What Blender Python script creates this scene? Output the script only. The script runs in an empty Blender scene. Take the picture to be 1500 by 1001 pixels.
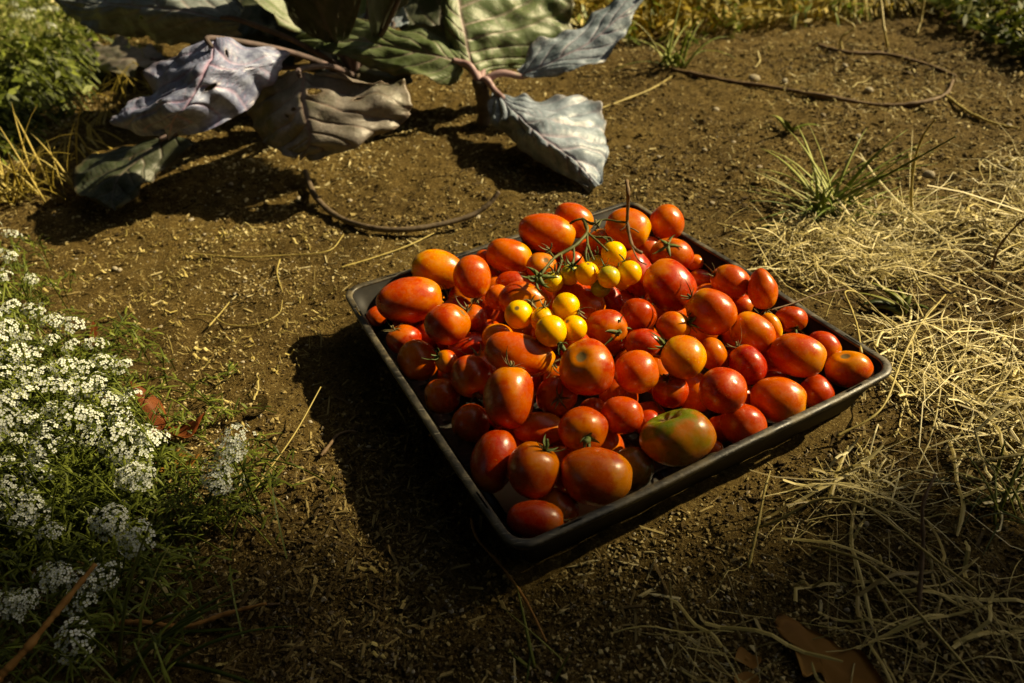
import bpy, math, random
import numpy as np
from mathutils import Vector, Matrix

random.seed(7)
RNG = np.random.default_rng(7)
SC = bpy.context.scene
COL = SC.collection

# ------------------------------------------------------------------ camera
CAM_H = 0.50
FPX = 1060.0                                   # focal length in photo pixels (photo is 1500 wide)
_n = np.array([.0595, .797, .6]); _n /= np.linalg.norm(_n)
_z = np.array([0, 0, 1.0])
_fw = _z - (_z @ _n) * _n; _fw /= np.linalg.norm(_fw)
_up = -_n
_rt = np.cross(_fw, _up)
C2W = np.stack([_rt, _fw, _up])                # camera (x right, y down, z ahead) -> world
CAMP = np.array([0, 0, CAM_H])

def ray(px, py):
    r = np.array([px - 750, py - 500.5, FPX]); r /= np.linalg.norm(r)
    return C2W @ r
def P(px, py, z=0.0):
    "the place at height z that the photograph shows at this pixel"
    w = ray(px, py); return CAMP + w * ((z - CAM_H) / w[2])
def AT(px, py, Y):
    "the place at ground distance Y that the photograph shows at this pixel"
    w = ray(px, py); return CAMP + w * (Y / w[1])

cam_d = bpy.data.cameras.new('camera')
cam = bpy.data.objects.new('camera', cam_d); COL.objects.link(cam); SC.camera = cam
cam_d.sensor_width = 36; cam_d.lens = FPX * 36 / 1500
cam_d.clip_start = 0.02; cam_d.clip_end = 500
ax = C2W @ np.array([1, 0, 0]); ay = C2W @ np.array([0, -1, 0]); az = C2W @ np.array([0, 0, -1])
cam.matrix_world = Matrix(((ax[0], ay[0], az[0], 0), (ax[1], ay[1], az[1], 0), (ax[2], ay[2], az[2], CAM_H), (0, 0, 0, 1)))
cam_d.dof.use_dof = True; cam_d.dof.focus_distance = 0.66; cam_d.dof.aperture_fstop = 6.3

# ------------------------------------------------------------------ light
SUN_AZ, SUN_EL = math.radians(14), math.radians(37)          # azimuth counted from +X
world = bpy.data.worlds.new('World'); SC.world = world; world.use_nodes = True
wn = world.node_tree; bg = wn.nodes['Background']
sky = wn.nodes.new('ShaderNodeTexSky'); sky.sky_type = 'NISHITA'; sky.sun_disc = False
sky.sun_elevation = SUN_EL; sky.sun_rotation = math.radians(90) - SUN_AZ
sky.dust_density = 2.5; sky.air_density = 1.0; sky.ozone_density = 0.6
wn.links.new(sky.outputs[0], bg.inputs[0]); bg.inputs[1].default_value = 0.05
sd = bpy.data.lights.new('sun', 'SUN'); sd.energy = 5.0; sd.angle = math.radians(0.8); sd.color = (1.0, 0.87, 0.66)
sun = bpy.data.objects.new('sun', sd); COL.objects.link(sun)
SDIR = Vector((math.cos(SUN_EL) * math.cos(SUN_AZ), math.cos(SUN_EL) * math.sin(SUN_AZ), math.sin(SUN_EL)))
sun.rotation_euler = SDIR.to_track_quat('Z', 'Y').to_euler()
SC.view_settings.view_transform = 'Standard'; SC.view_settings.look = 'None'
SC.view_settings.gamma = 1.0; SC.view_settings.use_curve_mapping = False
SC.view_settings.exposure = 0.68
SC.view_settings.use_white_balance = True; SC.view_settings.white_balance_temperature = 8400; SC.view_settings.white_balance_tint = 2
SC.render.engine = 'CYCLES'
SC.cycles.max_bounces = 6; SC.cycles.diffuse_bounces = 3; SC.cycles.glossy_bounces = 3
SC.cycles.transmission_bounces = 3; SC.cycles.transparent_max_bounces = 6

# ------------------------------------------------------------------ helpers
def mesh(name, V, F, mats=None, smooth=False, attrs=None, mi=None):
    "one mesh datablock from a vertex array and a list of face arrays (each n x k)"
    me = bpy.data.meshes.new(name)
    V = np.asarray(V, np.float32)
    F = [np.asarray(f, np.int32) for f in (F if isinstance(F, list) else [F]) if len(f)]
    nl = sum(f.size for f in F); nf = sum(len(f) for f in F)
    me.vertices.add(len(V)); me.vertices.foreach_set('co', V.ravel())
    me.loops.add(nl); me.loops.foreach_set('vertex_index', np.concatenate([f.ravel() for f in F]))
    me.polygons.add(nf)
    sizes = np.concatenate([np.full(len(f), f.shape[1], np.int32) for f in F])
    starts = np.concatenate([[0], np.cumsum(sizes)[:-1]]).astype(np.int32)
    me.polygons.foreach_set('loop_start', starts)
    try: me.polygons.foreach_set('loop_total', sizes)
    except Exception: pass
    me.polygons.foreach_set('use_smooth', np.full(nf, smooth))
    if mats is not None:
        for m in (mats if isinstance(mats, (list, tuple)) else [mats]): me.materials.append(m)
    if mi is not None: me.polygons.foreach_set('material_index', np.asarray(mi, np.int32))
    for k, a in (attrs or {}).items():
        at = me.attributes.new(k, 'FLOAT', 'POINT'); at.data.foreach_set('value', np.asarray(a, np.float32))
    me.update(calc_edges=True)
    return me

def obj(name, me, parent=None, loc=None, rot=None, scale=None):
    o = bpy.data.objects.new(name, me); COL.objects.link(o)
    if parent is not None: o.parent = parent
    if loc is not None: o.location = loc
    if rot is not None: o.rotation_euler = rot
    if scale is not None: o.scale = scale
    return o

def tag(o, label=None, cat=None, group=None, kind=None):
    if label: o['label'] = label
    if cat: o['category'] = cat
    if group: o['group'] = group
    if kind: o['kind'] = kind
    return o

def empty(name, loc=(0, 0, 0)):
    o = bpy.data.objects.new(name, None); COL.objects.link(o); o.location = loc; o.empty_display_size = .02
    return o

# value noise, the same for the ground and all that lies on it
_L = np.random.default_rng(3).random((257, 257))
def vnoise(x, y, s, o=0.0):
    x = np.asarray(x) / s + 57.3 + o; y = np.asarray(y) / s + 91.7 + o * 1.7
    xi = np.floor(x).astype(int); yi = np.floor(y).astype(int)
    fx = x - xi; fy = y - yi; fx = fx * fx * (3 - 2 * fx); fy = fy * fy * (3 - 2 * fy)
    a = _L[xi % 256, yi % 256]; b = _L[(xi + 1) % 256, yi % 256]; c = _L[xi % 256, (yi + 1) % 256]; d = _L[(xi + 1) % 256, (yi + 1) % 256]
    return (a * (1 - fx) + b * fx) * (1 - fy) + (c * (1 - fx) + d * fx) * fy - .5

TRAY_C = np.array([0.0820, 0.6044]); TRAY_A = math.radians(25.404); TW1, TW2 = .409, .426
def tray_uv(x, y):
    dx = np.asarray(x) - TRAY_C[0]; dy = np.asarray(y) - TRAY_C[1]; c, s = math.cos(TRAY_A), math.sin(TRAY_A)
    return dx * c + dy * s, dx * s - dy * c                  # along the back-left edge, and towards the camera
def GH(x, y):
    "ground height"
    x = np.asarray(x, float); y = np.asarray(y, float)
    h = .012 * vnoise(x, y, .55) + .010 * vnoise(x, y, .17, 3) + .007 * vnoise(x, y, .06, 9)
    u, v = tray_uv(x, y)
    m = np.maximum(np.abs(u) / .5 / TW1, np.abs(v) / .5 / TW2)
    k = np.clip((m - .95) / .8, 0, 1); k = k * k * (3 - 2 * k)
    h = h * k - .001
    far = np.clip((np.hypot(x, y) - 3.2) / 6, 0, 1)
    return h + far * .15

def FH(x, y):
    "ground height with its small lumps"
    return GH(x, y) + .0070 * vnoise(x, y, .034, 15) + .0055 * vnoise(x, y, .019, 5) + .0036 * vnoise(x, y, .0105, 8)

# ------------------------------------------------------------------ materials
def nodes(name):
    m = bpy.data.materials.new(name); m.use_nodes = True
    t = m.node_tree; b = t.nodes['Principled BSDF']
    return m, t, b
def N(t, k, **kw):
    n = t.nodes.new(k)
    for a, v in kw.items():
        if a.startswith('i_'):
            n.inputs[a[2:].replace('_', ' ')].default_value = v
        else: setattr(n, a, v)
    return n
def ramp(t, stops, fac=None):
    r = t.nodes.new('ShaderNodeValToRGB'); e = r.color_ramp.elements
    while len(e) > 1: e.remove(e[0])
    for i, (p, c) in enumerate(stops):
        x = e[0] if i == 0 else e.new(p)
        x.position = p; x.color = (*c, 1)
    if fac is not None: t.links.new(fac, r.inputs[0])
    return r
def noise(t, scale, detail=4, coord='Object', rough=.55, vec=None):
    tc = N(t, 'ShaderNodeTexCoord'); n = N(t, 'ShaderNodeTexNoise')
    n.inputs['Scale'].default_value = scale; n.inputs['Detail'].default_value = detail; n.inputs['Roughness'].default_value = rough
    t.links.new(vec if vec is not None else tc.outputs[coord], n.inputs['Vector'])
    return n
def mixc(t, fac, a, b, mode='MIX'):
    m = N(t, 'ShaderNodeMix', data_type='RGBA', blend_type=mode)
    for s, v in ((m.inputs[0], fac), (m.inputs[6], a), (m.inputs[7], b)):
        if isinstance(v, (int, float)): s.default_value = v
        elif isinstance(v, tuple): s.default_value = (*v, 1)
        else: t.links.new(v, s)
    return m.outputs[2]
def bump(t, b, h, strength=.3, dist=.002):
    bp = N(t, 'ShaderNodeBump'); bp.inputs['Strength'].default_value = strength; bp.inputs['Distance'].default_value = dist
    t.links.new(h, bp.inputs['Height']); t.links.new(bp.outputs[0], b.inputs['Normal'])

def simple(name, stops, scale=60, rough=.8, detail=4, spec=.3, attr=None, bmp=None, trans=None, sheen=0):
    "noise-varied colour, shifted per piece when the mesh carries a 'tone' attribute"
    m, t, b = nodes(name)
    n = noise(t, scale, detail)
    f = n.outputs[0]
    if attr:
        a = N(t, 'ShaderNodeAttribute', attribute_name=attr)
        mm = N(t, 'ShaderNodeMath', operation='MULTIPLY_ADD'); t.links.new(n.outputs[0], mm.inputs[0]); mm.inputs[1].default_value = .35
        t.links.new(a.outputs['Fac'], mm.inputs[2]); f = mm.outputs[0]
    r = ramp(t, stops, f)
    t.links.new(r.outputs[0], b.inputs['Base Color'])
    b.inputs['Roughness'].default_value = rough; b.inputs['Specular IOR Level'].default_value = spec
    if bmp: bump(t, b, n.outputs[0], *bmp)
    if trans:
        out = t.nodes['Material Output']; tr = N(t, 'ShaderNodeBsdfTranslucent'); mx = N(t, 'ShaderNodeMixShader')
        mx.inputs[0].default_value = trans; t.links.new(r.outputs[0], tr.inputs[0])
        t.links.new(b.outputs[0], mx.inputs[1]); t.links.new(tr.outputs[0], mx.inputs[2]); t.links.new(mx.outputs[0], out.inputs[0])
    return m

def make_soil():
    m, t, b = nodes('soil')
    big = noise(t, 2.2, 3); mid = noise(t, 45, 6, rough=.7); fine = noise(t, 420, 5, rough=.75)
    c1 = ramp(t, [(.25, (.034, .021, .006)), (.5, (.105, .067, .019)), (.75, (.21, .145, .048))], mid.outputs[0])
    c2 = ramp(t, [(.3, (.030, .019, .005)), (.50, (.12, .080, .024)), (.60, (.22, .16, .055)), (.70, (.44, .36, .18))], fine.outputs[0])
    c = mixc(t, .6, c1.outputs[0], c2.outputs[0])
    sp3 = noise(t, 160, 4, rough=.8); c = mixc(t, ramp(t, [(.56, (0, 0, 0)), (.66, (.8, .8, .8))], sp3.outputs[0]).outputs[0], c, (.36, .28, .13)); c = mixc(t, ramp(t, [(.34, (.85, .85, .85)), (.44, (0, 0, 0))], sp3.outputs[0]).outputs[0], c, (.028, .017, .006))
    tint = ramp(t, [(.35, (.72, .68, .62)), (.65, (1.15, 1.12, 1.02))], big.outputs[0])
    c = mixc(t, 1.0, c, tint.outputs[0], 'MULTIPLY')
    t.links.new(c, b.inputs['Base Color']); b.inputs['Roughness'].default_value = .95; b.inputs['Specular IOR Level'].default_value = .15
    add = N(t, 'ShaderNodeMath', operation='ADD'); t.links.new(mid.outputs[0], add.inputs[0]); t.links.new(fine.outputs[0], add.inputs[1])
    bump(t, b, add.outputs[0], 1.0, .006)
    return m
M_soil = make_soil()
M_crumb = simple('soil_crumb', [(.1, (.024, .015, .005)), (.38, (.080, .051, .015)), (.62, (.18, .125, .042)), (.82, (.36, .28, .12)), (1.0, (.56, .48, .27))], 300, .9, attr='tone', spec=.25)
M_stone = simple('pebble', [(.2, (.10, .075, .045)), (.6, (.24, .19, .12)), (1.0, (.42, .38, .29))], 120, .8, attr='tone', bmp=(.4, .001))
M_chip = simple('wood_chip', [(.1, (.045, .027, .008)), (.45, (.14, .095, .032)), (.8, (.32, .25, .10)), (1.0, (.56, .49, .28))], 150, .8, attr='tone')
M_straw = simple('straw', [(.05, (.07, .05, .014)), (.3, (.22, .165, .050)), (.55, (.40, .32, .10)), (.8, (.60, .50, .21)), (1.0, (.74, .66, .38))], 40, .55, attr='tone', spec=.4)
M_grass = simple('green_grass', [(.1, (.022, .036, .006)), (.5, (.07, .10, .014)), (.85, (.19, .21, .035)), (1.0, (.34, .32, .10))], 30, .5, attr='tone', trans=.25)
M_tuft = simple('tuft_grass', [(.1, (.08, .12, .015)), (.5, (.20, .27, .045)), (.85, (.42, .45, .14)), (1.0, (.6, .55, .28))], 30, .45, attr='tone', trans=.3)
M_drygrass = simple('dry_grass', [(.1, (.08, .075, .012)), (.4, (.30, .23, .04)), (.75, (.58, .44, .10)), (1.0, (.70, .60, .24))], 25, .6, attr='tone', trans=.3)
M_alyleaf = simple('alyssum_leaf', [(.1, (.025, .038, .006)), (.5, (.070, .095, .014)), (1.0, (.20, .24, .04))], 40, .5, attr='tone', trans=.25)
M_petal = simple('alyssum_petal', [(.3, (.58, .63, .56)), (.7, (.74, .78, .74))], 200, .6, trans=.2)
M_eye = simple('alyssum_eye', [(.3, (.26, .30, .03)), (.7, (.42, .42, .06))], 200, .6)
M_twig = simple('twig', [(.2, (.06, .035, .018)), (.6, (.17, .11, .06)), (1.0, (.30, .22, .13))], 90, .7, bmp=(.5, .001))
M_hose = simple('brown_root', [(.3, (.06, .042, .026)), (.7, (.17, .125, .08))], 120, .6, bmp=(.3, .001), spec=.4)
M_orangetwig = simple('orange_twig', [(.3, (.20, .09, .022)), (.7, (.38, .20, .06))], 60, .7)
M_deadleaf = simple('dead_leaf', [(.3, (.26, .12, .025)), (.6, (.42, .22, .05)), (.8, (.50, .30, .08))], 18, .65, bmp=(.4, .001), trans=.15)
M_redleaf = simple('red_brown_leaf', [(.3, (.16, .035, .012)), (.6, (.30, .09, .025)), (.8, (.45, .19, .05))], 25, .6, trans=.15)
M_sepal = simple('sepal_green', [(.3, (.035, .055, .012)), (.6, (.10, .13, .035)), (.85, (.24, .24, .09))], 150, .6)
M_sepaldry = simple('sepal_dry', [(.3, (.06, .05, .018)), (.6, (.19, .16, .07)), (.85, (.40, .35, .18))], 150, .7)
M_vine = simple('vine_green', [(.3, (.045, .05, .012)), (.6, (.11, .11, .03)), (.85, (.18, .12, .045))], 60, .6)
M_bark = simple('bark', [(.3, (.05, .035, .022)), (.7, (.16, .12, .08))], 8, .9, bmp=(.8, .02))
M_crown = simple('tree_leaf', [(.2, (.03, .06, .012)), (.8, (.09, .13, .03))], 2, .6)

def make_tomato_mat(name, body, shoulder, blush, green=None):
    m, t, b = nodes(name)
    oi = N(t, 'ShaderNodeObjectInfo'); tc = N(t, 'ShaderNodeTexCoord')
    off = N(t, 'ShaderNodeVectorMath', operation='MULTIPLY_ADD'); t.links.new(tc.outputs['Object'], off.inputs[0]); off.inputs[1].default_value = (1, 1, 1)
    cmb = N(t, 'ShaderNodeCombineXYZ'); 
    mu = N(t, 'ShaderNodeMath', operation='MULTIPLY'); t.links.new(oi.outputs['Random'], mu.inputs[0]); mu.inputs[1].default_value = 37.0
    for i in range(3): t.links.new(mu.outputs[0], cmb.inputs[i])
    t.links.new(cmb.outputs[0], off.inputs[2])
    n1 = noise(t, 38, 3, vec=off.outputs[0]); n2 = noise(t, 700, 2, vec=off.outputs[0]); n3 = noise(t, 160, 5, vec=off.outputs[0], rough=.7)
    st = N(t, 'ShaderNodeAttribute', attribute_name='stem')           # 1 at the stem, 0 at the blossom end
    # the shoulder ripens last
    sh = N(t, 'ShaderNodeMath', operation='MULTIPLY_ADD'); t.links.new(n1.outputs[0], sh.inputs[0]); sh.inputs[1].default_value = .9; 
    t.links.new(st.outputs['Fac'], sh.inputs[2])
    r1 = ramp(t, [(.85, (0, 0, 0)), (1.0, (1, 1, 1))], None)
    sub = N(t, 'ShaderNodeMath', operation='SUBTRACT'); t.links.new(sh.outputs[0], sub.inputs[0]); sub.inputs[1].default_value = .30
    t.links.new(sub.outputs[0], r1.inputs[0])
    blm = ramp(t, [(.42, (0, 0, 0)), (.68, (1, 1, 1))], n1.outputs[0])
    c = mixc(t, blm.outputs[0], body, blush)
    c = mixc(t, r1.outputs[0], c, shoulder)
    # per-fruit shift
    hs = N(t, 'ShaderNodeHueSaturation'); t.links.new(c, hs.inputs['Color'])
    hr = N(t, 'ShaderNodeMapRange'); t.links.new(oi.outputs['Random'], hr.inputs[0]); hr.inputs[3].default_value = .489; hr.inputs[4].default_value = .508
    t.links.new(hr.outputs[0], hs.inputs['Hue'])
    hv = N(t, 'ShaderNodeMapRange'); t.links.new(mu.outputs[0], hv.inputs[0]); hv.inputs[1].default_value = 0; hv.inputs[2].default_value = 37; hv.inputs[3].default_value = .85; hv.inputs[4].default_value = 1.1
    t.links.new(hv.outputs[0], hs.inputs['Value'])
    c = hs.outputs[0]
    # corky specks and dust
    sp = ramp(t, [(.64, (0, 0, 0)), (.72, (.65, .65, .65))], n2.outputs[0])
    c = mixc(t, sp.outputs[0], c, (min(1, blush[0] * 1.15), blush[1] * 1.8 + .02, blush[2] + .03))
    du = ramp(t, [(.50, (0, 0, 0)), (.78, (.22, .22, .22))], n3.outputs[0])
    c = mixc(t, du.outputs[0], c, (.42, .30, .17))
    scn = N(t, 'ShaderNodeMath', operation='MULTIPLY_ADD'); t.links.new(n3.outputs[0], scn.inputs[0]); scn.inputs[1].default_value = .012; t.links.new(st.outputs['Fac'], scn.inputs[2])
    scar = ramp(t, [(.9955, (0, 0, 0)), (.9985, (1, 1, 1))], scn.outputs[0]); c = mixc(t, scar.outputs[0], c, (.20, .13, .05))
    t.links.new(c, b.inputs['Base Color'])
    rr = ramp(t, [(.3, (.19,) * 3), (.7, (.36,) * 3)], n3.outputs[0]); t.links.new(rr.outputs[0], b.inputs['Roughness'])
    b.inputs['Subsurface Weight'].default_value = .35 if name.startswith('cherry') else .15; b.inputs['Subsurface Radius'].default_value = (1.0, .25, .08); b.inputs['Subsurface Scale'].default_value = .004
    b.inputs['Specular IOR Level'].default_value = .5
    ad = N(t, 'ShaderNodeMath', operation='MULTIPLY_ADD'); t.links.new(n2.outputs[0], ad.inputs[0]); ad.inputs[1].default_value = .12; t.links.new(n3.outputs[0], ad.inputs[2])
    bump(t, b, ad.outputs[0], .16, .0015)
    return m
TM = {
 'r': make_tomato_mat('tomato_red', (.39, .030, .002), (.56, .13, .005), (.52, .070, .003)),
 'ro': make_tomato_mat('tomato_red_orange', (.47, .050, .003), (.66, .20, .008), (.60, .12, .005)),
 'o': make_tomato_mat('tomato_orange', (.54, .085, .004), (.72, .26, .010), (.66, .17, .006)),
 'yo': make_tomato_mat('tomato_yellow_orange', (.64, .17, .006), (.80, .40, .015), (.78, .34, .010)),
 'y': make_tomato_mat('cherry_yellow', (.86, .43, .010), (.88, .48, .015), (.88, .47, .012)),
 'gy': make_tomato_mat('cherry_green_yellow', (.72, .45, .015), (.50, .44, .03), (.76, .50, .02)),
 'g': make_tomato_mat('cherry_green', (.16, .20, .02), (.12, .20, .02), (.24, .26, .03)),
 'olive': make_tomato_mat('tomato_olive', (.26, .12, .010), (.42, .16, .012), (.20, .13, .014)),
 'green': make_tomato_mat('heirloom_green_red', (.42, .10, .008), (.15, .17, .012), (.26, .15, .010)),
}

# ------------------------------------------------------------------ ground
def axis(a, b, step, far, grow=1.22):
    v = list(np.arange(a, b + step / 2, step)); s = step; lo = a; hi = b
    while hi < far: s *= grow; hi += s; lo -= s; v.append(hi); v.insert(0, lo)
    return np.array(v)
gx = axis(-.95, 1.15, .0050, 80); gy = axis(.16, 1.75, .0050, 80)
X, Y = np.meshgrid(gx, gy)
Z = FH(X, Y)
nx, ny = len(gx), len(gy)
ii = np.arange(nx * ny).reshape(ny, nx)
F = np.stack([ii[:-1, :-1], ii[:-1, 1:], ii[1:, 1:], ii[1:, :-1]], -1).reshape(-1, 4)
tag(obj('ground', mesh('ground', np.stack([X, Y, Z], -1).reshape(-1, 3), F, M_soil, True)), 'brown crumbly garden soil', kind='structure')

# --- crumbs, chips, pebbles lying on it
OCT = np.array([[1, 0, 0], [0, 1, 0], [-1, 0, 0], [0, -1, 0], [0, 0, 1], [0, 0, -1]], float)
OCTF = np.array([[0, 1, 4], [1, 2, 4], [2, 3, 4], [3, 0, 4], [1, 0, 5], [2, 1, 5], [3, 2, 5], [0, 3, 5]])
BOX = np.array([[-1, -1, -1], [1, -.8, -1], [.9, 1, -1], [-.8, .9, -1], [-.9, -.9, 1], [.8, -.9, 1], [1, .8, 1], [-1, .8, 1]], float)
BOXF = np.array([[0, 3, 2, 1], [4, 5, 6, 7], [0, 1, 5, 4], [1, 2, 6, 5], [2, 3, 7, 6], [3, 0, 4, 7]])
def rots(n, flat=1.0):
    a = RNG.random(n) * 6.283; t = (RNG.random(n) - .5) * flat; p = (RNG.random(n) - .5) * flat
    ca, sa, ct, st, cp, sp = np.cos(a), np.sin(a), np.cos(t), np.sin(t), np.cos(p), np.sin(p); o = np.zeros(n); e = np.ones(n)
    Rz = np.stack([ca, -sa, o, sa, ca, o, o, o, e], -1).reshape(-1, 3, 3)
    Rx = np.stack([e, o, o, o, ct, -st, o, st, ct], -1).reshape(-1, 3, 3)
    Ry = np.stack([cp, o, sp, o, e, o, -sp, o, cp], -1).reshape(-1, 3, 3)
    return Rz @ Rx @ Ry
def scatter(base, faces, pos, size, jit=.35, flat=1.0):
    "pos n x 3, size n x 3"
    n = len(pos); v = base[None] * (1 + jit * (RNG.random((n, *base.shape)) - .5) * 2) * size[:, None, :]
    v = np.einsum('nij,nkj->nki', rots(n, flat), v) + pos[:, None, :]
    f = faces[None] + (np.arange(n) * len(base))[:, None, None]
    return v.reshape(-1, 3), f.reshape(-1, faces.shape[1])
def ground_pts(n, rmax=3.2, rmin=.2, power=1.0):
    "places on the ground, thinning out with distance from the near edge of the plot"
    u = RNG.random(n); r = rmin * (rmax / rmin) ** (u ** power)
    a = np.radians(90 + (RNG.random(n) - .5) * 128)
    x, y = r * np.cos(a), r * np.sin(a)
    uu, vv = tray_uv(x, y); k = (np.abs(uu) > TW1 / 2 - .012) | (np.abs(vv) > TW2 / 2 - .012)
    return x[k], y[k]
def patchy(x, y, lo=.25):
    p = np.clip(.5 + 2.2 * vnoise(x, y, .11, 21) + 1.2 * vnoise(x, y, .4, 33), 0, 1)
    return RNG.random(len(x)) < lo + (1 - lo) * p

def soil_mass(name, label, n, base, faces, s0, s1, asp, mat, tone, up, flat, power=.8, lo=.3):
    x, y = ground_pts(n, power=power); k = patchy(x, y, lo); x, y = x[k], y[k]; n = len(x)
    r = s0 * (s1 / s0) ** (RNG.random(n) ** 2.2)
    sz = np.stack([r * (asp[0] + (asp[1] - asp[0]) * RNG.random(n)), r * (.6 + .5 * RNG.random(n)), r * (asp[2] + (asp[3] - asp[2]) * RNG.random(n))], -1)
    z = FH(x, y) + sz[:, 2] * up
    V, F = scatter(base, faces, np.stack([x, y, z], -1), sz, .4, flat)
    tn = np.clip(tone + .9 * (RNG.random(n) - .5) + .5 * vnoise(x, y, .15, 13), 0, 1)
    o = obj(name, mesh(name, V, F, mat, False, {'tone': np.repeat(tn * .85, len(base))}))
    return tag(o, label, 'soil', kind='stuff')
soil_mass('soil_crumbs', 'loose crumbs of dry brown soil over the ground', 175000, OCT, OCTF, .0009, .0031, (.8, 1.3, .5, .9), M_crumb, .38, .45, 2.0, lo=.5)
soil_mass('soil_grit', 'pale grit and small stones mixed in the soil', 22000, OCT, OCTF, .0008, .0026, (.8, 1.3, .6, .9), M_stone, .46, .5, 1.0)
soil_mass('bark_bits', 'small splinters of bark and dry stalk on the soil', 34000, BOX, BOXF, .0006, .0015, (3, 10, .3, .5), M_chip, .42, 1.0, .7, lo=.12)

def litter(name, label, n, base, faces, s0, s1, mat, tone, seed):
    r = np.random.default_rng(seed); y = .95 + 1.7 * r.random(n) ** 1.3; x = -1.1 + 2.7 * r.random(n); k = patchy(x, y, .3); x, y = x[k], y[k]; n = len(x)
    q = s0 * (s1 / s0) ** (r.random(n) ** 1.8); sz = np.stack([q * (1 + 1.2 * r.random(n)), q * (.5 + .5 * r.random(n)), q * .55], -1)
    V, F = scatter(base, faces, np.stack([x, y, FH(x, y) + sz[:, 2] * .6], -1), sz, .45, 1.0)
    tn = np.clip(tone + .8 * (r.random(n) - .5) + .7 * vnoise(x, y, .3, 17), 0, 1) * .9
    tag(obj(name, mesh(name, V, F, mat, False, {'tone': np.repeat(tn, len(base))})), label, 'soil', kind='stuff')
litter('soil_clods', 'coarse sunlit clods and chips of the soil towards the back', 46000, OCT, OCTF, .0014, .0048, M_crumb, .46, 61)
litter('bark_bits', 'pale flakes and splinters on the soil towards the back', 14000, BOX, BOXF, .0009, .0030, M_chip, .50, 62)

# pebbles that can be told apart
PEB = [(366, 600, 15), (380, 606, 11), (432, 714, 11), (1049, 156, 15), (1105, 112, 22), (1150, 116, 14), (1238, 95, 12), (1273, 130, 20), (412, 342, 9), (437, 290, 11),
       (513, 296, 13), (280, 322, 11), (175, 395, 9), (168, 393, 12), (132, 448, 9), (1258, 200, 14), (1362, 252, 22), (112, 383, 12), (300, 344, 8), (655, 880, 12),
       (1113, 243, 13), (1044, 292, 12), (700, 905, 8), (605, 983, 9), (810, 680, 9), (616, 828, 11), (668, 800, 10), (1240, 895, 10), (1268, 770, 12), (1225, 860, 9),
       (660, 895, 14), (700, 318, 13), (760, 250, 10), (920, 215, 12), (1075, 205, 10), (455, 620, 9), (540, 655, 10), (470, 690, 9), (235, 480, 10), (390, 480, 9)]
def blob(seed, sub=2):
    import bmesh
    b = bmesh.new(); bmesh.ops.create_icosphere(b, subdivisions=sub, radius=1)
    r = random.Random(seed); k = [Vector((r.uniform(-1, 1), r.uniform(-1, 1), r.uniform(-1, 1))).normalized() for _ in range(7)]
    for v in b.verts:
        d = v.co.normalized(); s = 1
        for kk in k: s -= .22 * max(0, d.dot(kk) - .55)
        v.co = d * s * (1 + .04 * r.uniform(-1, 1))
    me = bpy.data.meshes.new('pebble'); b.to_mesh(me); b.free(); me.materials.append(M_stone)
    me.polygons.foreach_set('use_smooth', [True] * len(me.polygons))
    at = me.attributes.new('tone', 'FLOAT', 'POINT'); at.data.foreach_set('value', [r.uniform(.35, .8)] * len(me.vertices))
    return me
peb = [blob(i) for i in range(6)]
rp = random.Random(5)
for i in range(60):
    if i < len(PEB):
        px, py, d = PEB[i]; q = P(px, py, 0); s = d * .72 * np.linalg.norm(q - CAMP) / FPX / 2
        x, y = q[0], q[1]
    else:
        a = math.radians(rp.uniform(35, 145)); r = rp.uniform(.4, 1.7); x, y = r * math.cos(a), r * math.sin(a); s = rp.uniform(.002, .006)
        u, v = tray_uv(x, y)
        if abs(u) < .22 and abs(v) < .23: continue
    o = obj('pebble', peb[i % 6], loc=(x, y, float(GH(x, y)) + s * .18), rot=(rp.uniform(-.3, .3), rp.uniform(-.3, .3), rp.uniform(0, 6.3)), scale=(s * 1.15, s * .9, s * .7))
    tag(o, 'small rounded pale brown pebble lying loose on the soil', 'pebble', 'loose pebbles on the soil')

# ------------------------------------------------------------------ tubes and blades
def tubes(paths, rad, sides=4, flat=None):
    "paths n x k x 3, rad n x k -> vertices, quads; flat < 1 squashes the section vertically"
    n, k, _ = paths.shape
    t = np.gradient(paths, axis=1); t /= np.linalg.norm(t, axis=2, keepdims=True) + 1e-9
    ref = np.zeros_like(t); ref[..., 2] = 1; near = np.abs(t[..., 2]) > .93; ref[near] = (1, 0, 0)
    a = np.cross(t, ref); a /= np.linalg.norm(a, axis=2, keepdims=True) + 1e-9; b = np.cross(a, t)
    th = np.arange(sides) / sides * 2 * math.pi
    v = paths[:, :, None, :] + rad[:, :, None, None] * (np.cos(th)[None, None, :, None] * a[:, :, None, :] + (flat or 1) * np.sin(th)[None, None, :, None] * b[:, :, None, :])
    idx = np.arange(n * k * sides).reshape(n, k, sides); nx_ = np.roll(idx, -1, axis=2)
    f = np.stack([idx[:, :-1], nx_[:, :-1], nx_[:, 1:], idx[:, 1:]], -1).reshape(-1, 4)
    caps = []
    if sides == 4: caps = [idx[:, 0, ::-1], idx[:, -1, :]]
    if sides == 3: return v.reshape(-1, 3), [f, np.concatenate([idx[:, 0, ::-1], idx[:, -1, :]])]
    return v.reshape(-1, 3), [np.concatenate([f] + caps) if caps else f]
def spline(pts, n):
    "Catmull-Rom through pts"
    p = np.asarray(pts, float); p = np.vstack([2 * p[0] - p[1], p, 2 * p[-1] - p[-2]])
    m = len(p) - 3; u = np.linspace(0, m - 1e-6, n); i = u.astype(int); f = (u - i)[:, None]
    a, b, c, d = p[i], p[i + 1], p[i + 2], p[i + 3]
    return .5 * (2 * b + (c - a) * f + (2 * a - 5 * b + 4 * c - d) * f ** 2 + (3 * b - 3 * c + d - a) * f ** 3)
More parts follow.
